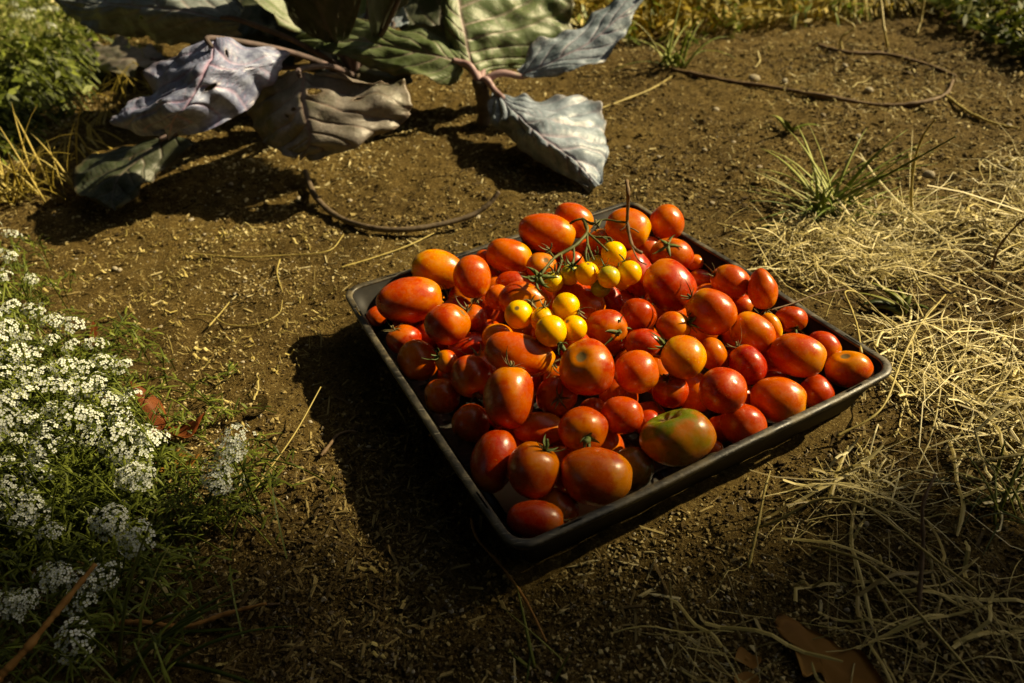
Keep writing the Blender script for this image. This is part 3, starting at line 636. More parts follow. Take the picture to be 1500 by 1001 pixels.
 ('C2', (0.0804, 0.6196, 0.1130), 0.0113, 0.0113, (0.991, -0.132, -0.005), 'y', 'cherry', "left full yellow cherry", None),
 ('C3', (0.1003, 0.6061, 0.1156), 0.0105, 0.0105, (0.988, -0.157, 0.011), 'gy', 'cherry', "greenish yellow front cherry", None),
 ('C4', (0.1228, 0.6176, 0.1114), 0.0117, 0.0117, (0.983, -0.180, 0.025), 'y', 'cherry', "right bright yellow cherry", None),
 ('C5', (0.0965, 0.6597, 0.0972), 0.0102, 0.0102, (0.990, -0.144, 0.001), 'y', 'cherry', "pale yellow cherry behind", None),
 ('C6', (0.0643, 0.6302, 0.1063), 0.0101, 0.0101, (0.994, -0.112, -0.018), 'gy', 'cherry', "small green-yellow cherry at left", None),
 ('C7', (0.0461, 0.6234, 0.1039), 0.0101, 0.0101, (0.995, -0.092, -0.029), 'gy', 'cherry', "leftmost green-yellow cherry", None),
 ('C8', (0.0937, 0.6146, 0.0987), 0.0097, 0.0097, (0.989, -0.147, 0.006), 'g', 'cherry', "green unripe cherry below", None),
 ('C9', (0.1176, 0.6288, 0.0959), 0.0091, 0.0091, (0.985, -0.171, 0.021), 'y', 'cherry', "orange-yellow cherry underneath", None),
 ('D1', (0.0085, 0.5740, 0.1009), 0.0132, 0.0132, (0.997, -0.052, -0.054), 'y', 'cherry', "leftmost loose yellow cherry tomato on top of the heap", ('px', 757, 452, 'none')),
 ('D2', (0.0542, 0.5739, 0.1064), 0.0125, 0.0125, (0.994, -0.106, -0.018), 'y', 'cherry', "upper yellow cherry tomato of the loose group of five", ('px', 848, 456, 'dry')),
 ('D3', (0.0309, 0.5659, 0.0989), 0.0114, 0.0114, (0.996, -0.079, -0.035), 'y', 'cherry', "yellow cherry tomato between the leftmost and the front one of the loose group", ('px', 797, 450, 'dry')),
 ('D4', (0.0364, 0.5358, 0.1065), 0.0138, 0.0138, (0.996, -0.088, -0.028), 'y', 'cherry', "front and largest loose yellow cherry tomato with a dark stem nub", ('px', 820, 504, 'stub')),
 ('D5', (0.0586, 0.5441, 0.1016), 0.0114, 0.0114, (0.993, -0.114, -0.009), 'y', 'cherry', "rightmost loose yellow cherry tomato, below the upper one", None),
]

class RS:
    def __init__(self, seed): self.g = np.random.default_rng(seed)
    def uniform(self, lo=0, hi=1, n=None): return self.g.uniform(lo, hi, n) if n else float(self.g.uniform(lo, hi))
    def choice(self, v): return v[int(self.g.integers(len(v)))]
TPOS = {}
truss = None
for key, ctr, a, b, U, colr, shape, label, cal in TOMS:
    rs = random.Random(key); ctr = np.array(ctr); U = np.array(U)
    view = ctr - CAMP; view /= np.linalg.norm(view)
    if cal and cal[0] == 'end': s = U * cal[1]
    elif cal:
        w = ray(cal[1], cal[2]); lat = w * (view @ ctr - view @ CAMP) / (view @ w) + CAMP - ctr; lat = lat / b
        L = np.linalg.norm(lat)
        if L > .95: lat = lat * .95 / L; L = .95
        s = lat - view * math.sqrt(1 - L * L); s /= np.linalg.norm(s)
    elif shape in ('plum', 'pear'): s = U * rs.choice([-1, 1])
    elif shape == 'cherry': s = np.array([rs.uniform(-.6, .6), rs.uniform(-.2, .8), .8])
    else: s = np.array([rs.uniform(-1, 1), rs.uniform(-.2, 1), rs.uniform(-.7, .3)])
    s = s / np.linalg.norm(s)
    if cal and cal[0] == 'dimple' and shape == 'round': s_fr = s if key in ('T30', 'T44') else -s
    else: s_fr = s
    if shape == 'cherry': a *= 1.07; b *= 1.07
    ME = b * np.eye(3) + (a - b) * np.outer(U, U)
    uV, uF, st = unit_fruit(shape, RS(sum(ord(ch) * (i + 7) for i, ch in enumerate(key))))
    R = frame(s_fr); rotz = rs.uniform(0, 6.28)
    if key == 'T35': rotz = 2.2
    Rz = np.array([[math.cos(rotz), -math.sin(rotz), 0], [math.sin(rotz), math.cos(rotz), 0], [0, 0, 1]])
    W = uV @ (R @ Rz).T @ ME.T
    me = mesh('fruit', W, uF, TM[colr], True, {'stem': st})
    if key[0] == 'C':
        if truss is None:
            truss = empty('cherry_tomato_truss', (0.09, .63, .10)); tag(truss, 'yellow cherry tomatoes on a forked green vine stem with bare brown twig', 'tomatoes on vine')
        o = obj('cherry_tomato', me, truss, loc=tuple(ctr - np.array(truss.location))); o['label'] = label
    else:
        o = obj('cherry_tomato' if key[0] == 'D' else 'tomato', me, loc=tuple(ctr))
        tag(o, label, 'tomato', 'loose yellow cherry tomatoes on the heap' if key[0] == 'D' else 'large tomatoes heaped in the tray')
    TPOS[key] = (ctr, b)
    if key[0] == 'C': sdc = np.array([rs.uniform(-.4, .2), .55, .75]); sdc /= np.linalg.norm(sdc); calyx(o, sdc * b * .97, sdc, .005, 'green', rs)
    if cal and cal[0] != 'dimple' and cal[-1] != 'none':
        top = W[np.argmax(st)]; calyx(o, top, s, b, cal[-1], rs)

FILL = [(0.1472, 0.7184, 0.0291, 0.0195), (0.0026, 0.5968, 0.0389, 0.0195), (0.1366, 0.6137, 0.0313, 0.0195), (0.0674, 0.582, 0.0439, 0.0195), (0.0708, 0.6224, 0.0346, 0.0195), (0.123, 0.6622, 0.0385, 0.0195), (0.171, 0.5632, 0.0462, 0.0195), (0.2576, 0.5572, 0.0338, 0.0195), (0.1985, 0.6088, 0.0391, 0.0195), (-0.0217, 0.6757, 0.0365, 0.0195), (-0.1156, 0.6826, 0.029, 0.0195), (0.0152, 0.6373, 0.033, 0.0195), (0.1201, 0.57, 0.0286, 0.0195), (-0.0597, 0.6758, 0.0398, 0.0195), (0.174, 0.5212, 0.0306, 0.0195), (0.1709, 0.6691, 0.0386, 0.0195), (-0.0119, 0.7215, 0.0322, 0.0195), (-0.063, 0.6302, 0.0392, 0.0195), (0.0995, 0.5244, 0.0297, 0.0195), (-0.0104, 0.5126, 0.0315, 0.0195), (0.0515, 0.6889, 0.0382, 0.0195), (0.0073, 0.5513, 0.0356, 0.0195), (0.0457, 0.5362, 0.0437, 0.0195), (0.1446, 0.8234, 0.041, 0.0195), (0.0445, 0.7457, 0.0305, 0.0195), (-0.0252, 0.6301, 0.0345, 0.0195), (0.0826, 0.661, 0.0417, 0.0195), (0.2168, 0.5517, 0.0297, 0.0195), (0.2397, 0.5988, 0.037, 0.0195), (0.0979, 0.6965, 0.0401, 0.0195), (0.032, 0.4392, 0.029, 0.0195), (-0.0306, 0.5631, 0.0455, 0.0195), (0.1174, 0.7424, 0.0378, 0.0195), (0.1975, 0.6965, 0.0342, 0.0195), (0.074, 0.459, 0.0287, 0.0195), (0.1393, 0.5389, 0.0415, 0.0195), (0.2473, 0.5169, 0.029, 0.0195), (0.1516, 0.4679, 0.0303, 0.0195), (0.0159, 0.6746, 0.044, 0.0195), (0.1023, 0.6009, 0.0423, 0.0195), (-0.0532, 0.7193, 0.0294, 0.0195), (-0.0939, 0.7142, 0.029, 0.0195), (0.0445, 0.4838, 0.0291, 0.0195), (0.1697, 0.6321, 0.0467, 0.0193), (0.2097, 0.5071, 0.0283, 0.0192), (0.1279, 0.7921, 0.0285, 0.0192), (-0.0123, 0.4697, 0.0288, 0.0192), (0.1987, 0.7526, 0.0302, 0.019), (0.0384, 0.6078, 0.0468, 0.019), (0.0811, 0.7277, 0.028, 0.0189), (0.0175, 0.7715, 0.0309, 0.0189), (0.2236, 0.6346, 0.0291, 0.0188), (-0.0893, 0.6542, 0.0283, 0.0187), (0.0255, 0.713, 0.0275, 0.0185), (-0.0615, 0.5794, 0.0274, 0.0184), (0.1504, 0.7602, 0.0272, 0.0182), (0.0269, 0.3938, 0.0275, 0.0179), (0.0354, 0.5748, 0.0282, 0.0179), (0.1228, 0.4924, 0.0266, 0.0176), (0.05, 0.6534, 0.0264, 0.0174), (-0.0192, 0.7561, 0.0286, 0.017)]

for i, (x, y, z, r_) in enumerate(FILL):
    rs = random.Random(900 + i); g_ = RS(900 + i); shp = rs.choice(['round', 'round', 'plum']); uV, uF, st = unit_fruit(shp, g_)
    R = frame(np.array([rs.uniform(-1, 1), rs.uniform(-1, 1), rs.uniform(-1, 1)])); W = uV @ R.T * r_
    fo_ = tag(obj('tomato', mesh('fruit', W, uF, TM[rs.choice(['r', 'r', 'ro'])], True, {'stem': st}), loc=(x, y, z)), 'dark red tomato deep in the heap, mostly hidden under larger ones', 'tomato', 'lower tomatoes seen in the gaps of the heap')
    if i % 2: calyx(fo_, W[np.argmax(st)], R[:, 2], r_, rs.choice(['dry', 'green']), rs)

# truss stem
tl = np.array(truss.location)
def TP(px, py, z): return P(px, py, z) - tl
def stem(name, pts, r0, r1, mat, parent=truss, n=16):
    return obj(name, tube_mesh(name, [TP(*p) for p in pts], r0 * 1.3, r1 * 1.25, mat, n, 7, knob=.5), parent)
main = stem('main_stem', [(854, 321, .128), (858, 330, .128), (860, 341, .126), (848, 355, .125), (838, 363, .124), (822, 372, .122), (812, 378, .122), (800, 392, .122), (792, 404, .119)], .0016, .0011, M_vine, n=30)
for pts in ([(835, 328, .122), (843, 323, .127), (854, 321, .128), (862, 326, .128), (871, 327, .127), (880, 323, .126), (890, 322, .126), (905, 325, .126), (918, 326, .126)],
            [(860, 341, .126), (870, 347, .125), (882, 348, .125), (894, 349, .124), (897, 358, .122)], [(860, 341, .126), (872, 351, .125), (883, 361, .124), (890, 368, .122)],
            [(860, 341, .126), (861, 358, .124), (866, 372, .122), (870, 382, .118)], [(840, 361, .124), (841, 375, .121), (840, 390, .117)],
            [(861, 358, .124), (858, 372, .122), (860, 386, .121)], [(880, 323, .126), (877, 330, .124), (872, 338, .123)], [(822, 372, .122), (822, 385, .119), (816, 400, .114)],
            [(812, 378, .122), (805, 370, .123), (800, 368, .122)]):
    stem('stalk', pts, .0011, .0008, M_vine)
tw = stem('dry_twig', [(918, 265, .165), (920, 280, .16), (920, 300, .145), (919, 326, .126), (922, 345, .116), (926, 360, .112), (934, 368, .11), (941, 371, .108)], .0016, .0013, M_twig, n=26)
for pts in ([(921, 334, .12), (928, 336, .121), (936, 341, .118)], [(926, 362, .112), (930, 372, .11), (936, 382, .106), (947, 388, .104)], [(919, 326, .126), (914, 334, .122), (908, 338, .12)]):
    q = np.array([TP(*p) for p in pts]); obj('side_twig', tube_mesh('side_twig', q, .0009, .0006, M_twig, 10, 6, knob=.3), tw)
for cx, cy, z, kd in ((790, 405, .117, 'star'), (786, 412, .114, 'green'), (838, 390, .117, 'green'), (806, 367, .123, 'dry'), (874, 330, .125, 'dry'), (812, 400, .114, 'dry')):
    calyx(truss, P(cx, cy, z) - tl, np.array([random.uniform(-.5, .5), random.uniform(-.6, .2), .7]), .013 if kd != 'star' else .02, kd, random.Random(cx))
# green leaf scrap tucked in the tray's front-right side
def leaf_surface(rows, nu=110, nv=90, wrinkle=.004, vein=.0035, seed=0, holes=(), edge=.010, thick=.0007, nlat=6, ql=.22):
    "cage rows (base to tip) of left, mid, right points -> a veined, wrinkled, closed blade"
    R = np.asarray(rows, float); k = R.shape[0]
    A = np.stack([spline(R[:, j], nu) for j in range(R.shape[1])], 1)       # nu x 3 x 3
    G = np.stack([spline(A[i], nv) for i in range(nu)])                        # nu x nv x 3
    u = np.linspace(0, 1, nu)[:, None] + np.zeros((1, nv)); v = np.linspace(-1, 1, nv)[None, :] + np.zeros((nu, 1))
    tp = np.sqrt(np.clip(1 - (np.clip(u - .80, 0, 1) / .205) ** 2.4, 0, 1)) * (1 - .45 * np.clip((.12 - u) / .12, 0, 1) ** 2)
    jag = 1 + .05 * vnoise(u * 1.3 + seed, np.sign(v), .06, seed) * (np.abs(v) > .3)
    cm = G[:, nv // 2:nv // 2 + 1]; G = cm + (G - cm) * (tp * jag)[..., None]
    du = np.gradient(G, axis=0); dv = np.gradient(G, axis=1); n = np.cross(du, dv); n /= np.linalg.norm(n, axis=2, keepdims=True) + 1e-12
    if n[..., 2].mean() < 0: n = -n
    mid = np.exp(-(v / (.016 + .026 * (1 - u))) ** 2)
    gx_, gy_ = G[..., 0] + seed * 3.1, G[..., 1] + G[..., 2]
    wob = vnoise(gx_, gy_, .06, seed + 5)
    q = (u - .40 * np.abs(v) ** 1.2 + .045 * wob) * nlat + .45 * (v > 0) + .3 * np.sin(seed + u * 4); dist = np.abs(q - np.round(q)) / nlat
    lat = np.exp(-(dist / (.006 + .005 * (1 - np.abs(v)))) ** 2) * (1 - .55 * np.abs(v)) * (u < .95) * (np.abs(v) > .02)
    q2 = (u * .9 + .75 * np.abs(v) + .10 * vnoise(gx_, gy_, .03, seed + 8)) * 12; d2 = np.abs(q2 - np.round(q2)) / 12
    fin = .40 * np.exp(-(d2 / .006) ** 2) * (vnoise(gx_, gy_, .04, seed + 9) > -.12)
    vn = np.clip(np.maximum(mid, np.maximum(lat * .85, fin)), 0, 1)
    away = 1 - np.exp(-(v / .13) ** 2)
    quilt = np.abs(np.sin(math.pi * q)) ** .6 * away * (.5 + 1.2 * np.clip(vnoise(gx_, gy_, .05, seed + 4) + .5, 0, 1))
    h = -vein * .5 * vn + wrinkle * ql * (quilt - .5 * away) + wrinkle * 2.6 * vnoise(gx_, gy_, .12, seed) + (.35 + .65 * away) * (wrinkle * 2.4 * vnoise(gx_, gy_, .05, seed + 1) + wrinkle * 1.2 * vnoise(gx_, gy_, .024, seed + 2))
    rim = np.clip((np.abs(v) - .72) / .28, 0, 1)
    h = h + edge * 1.6 * rim * (np.sin(u * 15 + np.sign(v) * 2 + seed + 3 * wob) * .6 + 2.2 * vnoise(gx_, gy_, .045, seed + 11) + 1.2 * vnoise(gx_, gy_, .02, seed + 12))
    tip = np.clip((u - .85) / .15, 0, 1); h = h + edge * tip * np.sin(v * 8 + seed)
    G = G + n * h[..., None]
    # ragged margin
    rag = 1 + .03 * vnoise(u * 4, v, .12, seed)
    idx = np.arange(nu * nv).reshape(nu, nv); q4 = np.stack([idx[:-1, :-1], idx[:-1, 1:], idx[1:, 1:], idx[1:, :-1]], -1).reshape(-1, 4)
    keep = np.ones(len(q4), bool); uc = ((u[:-1, :-1] + u[1:, 1:]) / 2).ravel(); vc = ((v[:-1, :-1] + v[1:, 1:]) / 2).ravel()
    for hu, hv, hr in holes: keep &= ((uc - hu) / hr) ** 2 + ((vc - hv) / (2 * hr)) ** 2 > 1
    q4 = q4[keep]; N0 = nu * nv; T = G - n * thick
    # rim faces on every open edge
    e = {}
    for f in q4:
        for a, b in zip(f, np.roll(f, -1)):
            e[(int(a), int(b))] = 1
    side = [(a, b, b + N0, a + N0) for (a, b) in e if (b, a) not in e]
    V = np.vstack([G.reshape(-1, 3), T.reshape(-1, 3)])
    side = np.array(side)[:, ::-1]
    spot = np.clip(1 - np.minimum.reduce([np.hypot((u - hu) / hr, (v - hv) / (2 * hr)) for hu, hv, hr in holes]) / 2.1, 0, 1).ravel() if holes else np.zeros(N0)
    ed = np.clip((np.abs(v) - .9) / .1, 0, 1).ravel()
    return V, [np.vstack([q4, q4[:, ::-1] + N0, side])], {'vein': np.tile(vn.ravel(), 2), 'spot': np.tile(spot, 2), 'edge': np.tile(ed, 2)}

def cabbage_mat(name, blade, blade2, veinc, bloom, rust=(.13, .07, .035), trans=.12):
    m, t, b = nodes(name)
    n1 = noise(t, 9, 4); n2 = noise(t, 45, 5, rough=.65); n3 = noise(t, 300, 2)
    c = mixc(t, ramp(t, [(.38, (0, 0, 0)), (.62, (1, 1, 1))], n1.outputs[0]).outputs[0], blade, blade2)
    c = mixc(t, ramp(t, [(.45, (0, 0, 0)), (.7, (.75, .75, .75))], n2.outputs[0]).outputs[0], c, bloom)
    va = N(t, 'ShaderNodeAttribute', attribute_name='vein'); vm = N(t, 'ShaderNodeMath', operation='MULTIPLY'); vm.inputs[1].default_value = .8; t.links.new(va.outputs['Fac'], vm.inputs[0])
    c = mixc(t, vm.outputs[0], c, veinc)
    sa = N(t, 'ShaderNodeAttribute', attribute_name='spot'); c = mixc(t, sa.outputs['Fac'], c, rust)
    n4 = noise(t, 17, 5, rough=.7); c = mixc(t, ramp(t, [(.56, (0, 0, 0)), (.66, (.7, .7, .7))], n4.outputs[0]).outputs[0], c, (blade[0] * .55, blade[1] * .5, blade[2] * .5))
    ea = N(t, 'ShaderNodeAttribute', attribute_name='edge'); em = N(t, 'ShaderNodeMath', operation='MULTIPLY'); t.links.new(ea.outputs['Fac'], em.inputs[0]); t.links.new(n2.outputs[0], em.inputs[1])
    c = mixc(t, em.outputs[0], c, rust)
    c = mixc(t, ramp(t, [(.68, (0, 0, 0)), (.74, (.6, .6, .6))], n3.outputs[0]).outputs[0], c, rust)
    t.links.new(c, b.inputs['Base Color']); b.inputs['Roughness'].default_value = .46; b.inputs['Specular IOR Level'].default_value = .5
    bump(t, b, n2.outputs[0], .5, .004)
    out = t.nodes['Material Output']; tr = N(t, 'ShaderNodeBsdfTranslucent'); mx = N(t, 'ShaderNodeMixShader'); mx.inputs[0].default_value = trans
    t.links.new(c, tr.inputs[0]); t.links.new(b.outputs[0], mx.inputs[1]); t.links.new(tr.outputs[0], mx.inputs[2]); t.links.new(mx.outputs[0], out.inputs[0])
    return m
CB = {
 'lilac': cabbage_mat('cabbage_lilac', (.17, .19, .33), (.28, .32, .50), (.62, .38, .54), (.58, .66, .90)),
 'brown': cabbage_mat('cabbage_brown', (.13, .13, .085), (.19, .17, .15), (.24, .15, .13), (.34, .31, .29)),
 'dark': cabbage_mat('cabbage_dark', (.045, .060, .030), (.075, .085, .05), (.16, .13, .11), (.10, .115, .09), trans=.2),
 'green': cabbage_mat('cabbage_green', (.10, .15, .055), (.16, .21, .085), (.46, .33, .34), (.25, .31, .19), trans=.25),
 'grey': cabbage_mat('cabbage_grey', (.18, .21, .20), (.26, .30, .30), (.40, .32, .34), (.42, .48, .50)),
 'blue': cabbage_mat('cabbage_blue', (.15, .21, .25), (.25, .31, .39), (.40, .30, .38), (.52, .61, .74)),
}
M_petiole = simple('cabbage_stalk', [(.3, (.22, .12, .13)), (.6, (.38, .25, .26)), (.8, (.30, .30, .20))], 30, .5, bmp=(.3, .001), spec=.5)
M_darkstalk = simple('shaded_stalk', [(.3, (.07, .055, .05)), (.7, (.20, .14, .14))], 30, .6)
M_stalk = simple('cabbage_trunk', [(.3, (.07, .06, .04)), (.7, (.20, .16, .12))], 40, .8, bmp=(.6, .002))

def L3(rows): return [[(AT if p[2] > .6 else P)(*p) for p in r] for r in rows]
crown_r = P(703, 122, .075); root_r = crown_r * [1, 1, 0]; root_r[2] = float(GH(root_r[0], root_r[1]))
crown_l = P(520, 112, .07); root_l = crown_l * [1, 1, 0]; root_l[2] = float(GH(root_l[0], root_l[1]))
def cabbage(label, crown, root, leaves):
    e = empty('cabbage_plant', tuple(root)); tag(e, label, 'cabbage')
    rt = np.array(root)
    obj('trunk', tube_mesh('trunk', [root - rt - [0, 0, .03], (root + crown) / 2 - rt + [.004, 0, 0], crown - rt + [0, 0, .006]], .015, .013, M_stalk, 16, 12, knob=.3), e)
    for label, mat, rows, kw in leaves:
        dz = kw.pop('lift', 0); rows = [[(p[0], p[1], p[2] + dz) for p in rw] for rw in rows]
        R = np.array(L3(rows)); V, F, at = leaf_surface(R, **kw)
        lf = obj('leaf', mesh('leaf', V - rt, F, CB[mat], True, at), e); lf['label'] = label
        mid = R[:, 1]; n = 18
        mp = spline(mid[:max(3, len(mid) - 1)], n)
        stalk_r = kw.get('pr', .007)
        c0 = crown - rt; b0 = mid[0] - rt; b1 = mid[1] - rt
        sag = (c0 + b0) / 2 + [0, 0, .012]
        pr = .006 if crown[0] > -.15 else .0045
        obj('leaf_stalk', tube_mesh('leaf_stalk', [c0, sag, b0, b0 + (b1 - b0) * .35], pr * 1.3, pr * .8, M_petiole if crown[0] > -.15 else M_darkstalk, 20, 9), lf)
    return e
cabbage('large purplish cabbage plant with broad drooping leaves at the upper left', crown_l, root_l, [
 ('lilac grey leaf with pink veins folding forward', 'lilac', [[(290, 66, .19), (314, 56, .20), (345, 60, .19)], [(232, 96, .155), (300, 96, .185), (405, 70, .175)], [(204, 138, .125), (276, 140, .155), (424, 82, .165)], [(168, 174, .10), (258, 172, .13), (384, 140, .12)], [(180, 192, .088), (245, 206, .088), (345, 182, .095)]],
  dict(lift=.035, seed=1, wrinkle=.009, vein=.006, holes=((.12, .35, .014), (.55, -.35, .022), (.5, .25, .03), (.3, -.7, .016)), edge=.006)),
 ('brownish rusted leaf with eaten holes', 'brown', [[(398, 108, .125), (440, 102, .14), (520, 110, .135)], [(360, 148, .085), (440, 138, .115), (588, 126, .105)], [(358, 178, .058), (446, 176, .088), (604, 146, .095)], [(382, 208, .042), (452, 208, .060), (582, 188, .062)], [(408, 226, .032), (440, 235, .032), (508, 222, .038)]],
  dict(lift=.045, seed=2, wrinkle=.009, vein=.005, holes=((.22, .15, .04), (.36, -.15, .02), (.42, -.3, .016), (.35, .55, .02)), edge=.006)),
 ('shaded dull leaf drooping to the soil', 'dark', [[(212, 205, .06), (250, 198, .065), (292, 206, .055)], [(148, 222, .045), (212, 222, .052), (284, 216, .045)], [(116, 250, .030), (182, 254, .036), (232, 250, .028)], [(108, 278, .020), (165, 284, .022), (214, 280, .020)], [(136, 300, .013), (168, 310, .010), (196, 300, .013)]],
  dict(lift=.012, seed=3, wrinkle=.006, vein=.004, edge=.004, holes=((.3, -.2, .02),))),  # dark blade colour stands in for the shade on this leaf
 ('long pale grey leaf lying out to the left', 'grey', [[(356, -10, .25), (352, 30, .22), (335, 66, .18)], [(290, -35, .26), (275, 18, .23), (262, 60, .17)], [(215, -45, .27), (200, 10, .23), (185, 54, .165)], [(140, -40, .25), (125, 0, .22), (110, 32, .18)], [(80, -20, .21), (70, -12, .21), (80, 4, .20)]],
  dict(seed=4, wrinkle=.007, vein=.004, edge=.006, holes=((.45, .25, .015),))),
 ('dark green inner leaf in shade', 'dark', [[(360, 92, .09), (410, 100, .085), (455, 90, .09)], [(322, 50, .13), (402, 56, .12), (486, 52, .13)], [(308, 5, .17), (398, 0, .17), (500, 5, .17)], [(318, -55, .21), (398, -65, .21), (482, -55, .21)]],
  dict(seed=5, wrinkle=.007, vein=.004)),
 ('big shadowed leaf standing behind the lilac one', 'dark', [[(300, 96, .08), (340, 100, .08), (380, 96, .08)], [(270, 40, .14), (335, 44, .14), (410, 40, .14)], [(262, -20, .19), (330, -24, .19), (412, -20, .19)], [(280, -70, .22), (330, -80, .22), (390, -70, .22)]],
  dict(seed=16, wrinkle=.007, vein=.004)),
 ('pale bluish leaf tip catching the sun', 'blue', [[(460, 44, .15), (482, 48, .15), (524, 42, .15)], [(458, 22, .165), (492, 22, .17), (536, 26, .165)], [(484, 0, .185), (505, -8, .185), (530, 0, .185)]], dict(seed=6, nu=30, nv=30, wrinkle=.004, vein=.003, edge=.004)),
 ('small upright bluish leaf tip', 'blue', [[(552, 38, .15), (575, 42, .15), (600, 38, .15)], [(554, 16, .17), (577, 16, .17), (596, 20, .17)], [(566, -10, .19), (576, -16, .19), (585, -10, .19)]], dict(seed=7, nu=30, nv=30, wrinkle=.004, vein=.003, edge=.004)),
 ('curled pale scrap of leaf', 'grey', [[(466, 68, .12), (476, 64, .125), (506, 56, .125)], [(468, 86, .105), (478, 82, .11), (500, 70, .11)], [(470, 102, .095), (480, 106, .09), (492, 90, .10)]], dict(seed=8, nu=20, nv=20, wrinkle=.002, vein=.002, edge=.003)),
 ('dim low leaf behind on the left', 'brown', [[(236, 70, .06), (242, 88, .05), (234, 106, .04)], [(180, 60, .07), (180, 84, .06), (182, 114, .03)], [(126, 68, .06), (118, 82, .05), (126, 98, .03)]], dict(seed=9, nu=34, nv=34, wrinkle=.006)),
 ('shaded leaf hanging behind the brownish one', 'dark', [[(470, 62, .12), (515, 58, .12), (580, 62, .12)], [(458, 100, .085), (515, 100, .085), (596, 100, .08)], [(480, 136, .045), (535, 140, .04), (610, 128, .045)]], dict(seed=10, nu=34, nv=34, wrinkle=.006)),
])
cabbage('green cabbage plant with pink ribbed leaves and short stalk behind the tray', crown_r, root_r, [
 ('upright sunlit green leaf with pink midrib', 'green', [[(686, 108, 1.40), (697, 114, 1.40), (714, 108, 1.42)], [(662, 76, 1.42), (688, 82, 1.41), (772, 100, 1.45)], [(650, 38, 1.44), (681, 44, 1.43), (828, 72, 1.50)], [(646, 0, 1.48), (673, 0, 1.47), (836, 10, 1.54)], [(652, -50, 1.54), (672, -60, 1.54), (800, -56, 1.58)]],
  dict(seed=11, wrinkle=.007, vein=.005, edge=.007)),
 ('curved leaf with rolled brown upper edge', 'green', [[(668, 62, 1.43), (676, 92, 1.39), (684, 114, 1.38)], [(642, 42, 1.45), (640, 82, 1.39), (648, 124, 1.36)], [(575, 36, 1.47), (575, 68, 1.42), (590, 106, 1.37)], [(505, 28, 1.50), (505, 54, 1.46), (510, 84, 1.42)], [(440, 46, 1.50), (434, 60, 1.49), (440, 76, 1.48)]],
  dict(seed=12, wrinkle=.006, vein=.004, edge=.006)),
 ('bluish leaf reaching up and right, edge on', 'blue', [[(754, 100, 1.40), (764, 112, 1.385), (772, 120, 1.37)], [(786, 66, 1.42), (812, 90, 1.38), (830, 106, 1.35)], [(840, 36, 1.45), (866, 60, 1.40), (876, 98, 1.36)], [(884, 6, 1.48), (906, 26, 1.43), (908, 64, 1.39)], [(926, -22, 1.50), (950, -10, 1.47), (934, 22, 1.44)]],
  dict(seed=13, wrinkle=.005, vein=.004, edge=.006)),
 ('blue grey crinkled leaf drooping to the soil beside the tray', 'blue', [[(714, 130, .060), (724, 132, .066), (738, 140, .062)], [(718, 174, .046), (762, 166, .075), (810, 150, .062)], [(742, 208, .030), (800, 202, .066), (864, 154, .054)], [(786, 238, .018), (846, 236, .040), (884, 198, .032)], [(836, 266, .008), (874, 275, .008), (890, 246, .014)]],
  dict(seed=14, wrinkle=.007, vein=.005, edge=.004, nlat=8, ql=.6)),
 ('back leaf seen behind the sunlit one', 'dark', [[(690, 96, 1.48), (715, 96, 1.48), (740, 92, 1.48)], [(590, 50, 1.56), (650, 54, 1.54), (720, 52, 1.54)], [(590, -10, 1.62), (650, -14, 1.60), (710, -10, 1.60)], [(600, -60, 1.66), (650, -66, 1.66), (700, -60, 1.66)]], dict(seed=15, wrinkle=.007)),
])

def upper_leaf(plant, crown, azd, L, W, rise, top, label, mat, seed):  # mostly unseen leaves, added to cast shade under the cabbage
    "broad blade arching out of the crown, over the top edge of the picture"
    d = np.array([math.cos(azd), math.sin(azd), 0]); sd_ = np.array([-d[1], d[0], 0]); rt = np.array(plant.location); rows = []
    for t, w, z in ((.18, .35, rise * .55), (.40, .85, rise), (.65, 1.0, top), (.88, .75, top * .98), (1.0, .35, top * .90)):
        m = crown * [1, 1, 0] + d * L * t + [0, 0, z]
        rows.append([m - sd_ * W * w / 2 + [0, 0, .02 * w], m, m + sd_ * W * w / 2 + [0, 0, .025 * w]])
    R = np.array(rows); V, F, at = leaf_surface(R, nu=44, nv=40, wrinkle=.007, vein=.004, edge=.008, seed=seed)
    lf = obj('leaf', mesh('leaf', V - rt, F, CB[mat], True, at), plant); lf['label'] = label
    obj('leaf_stalk', tube_mesh('leaf_stalk', [crown - rt, crown - rt + d * L * .08 + [0, 0, rise * .3], R[0, 1] - rt, R[1, 1] - rt], .007, .004, M_darkstalk, 16, 8), lf)
PL = [o for o in COL.objects if o.name.startswith('cabbage_plant')]; pl_l, pl_r = PL[0], PL[1]
for a, L, W, ri, tp_, lb, mt in ((150, .38, .30, .26, .36, 'added tall upper leaf at the back', 'green'), (250, .24, .26, .27, .34, 'added upper leaf arching towards the viewer', 'dark'),
                             (326, .46, .26, .275, .36, 'added upper leaf arching to the right', 'dark'), (60, .34, .30, .28, .40, 'added upright upper leaf at the back right', 'green')):
    upper_leaf(pl_l, crown_l, math.radians(a), L, W, ri, tp_, lb, mt, a)

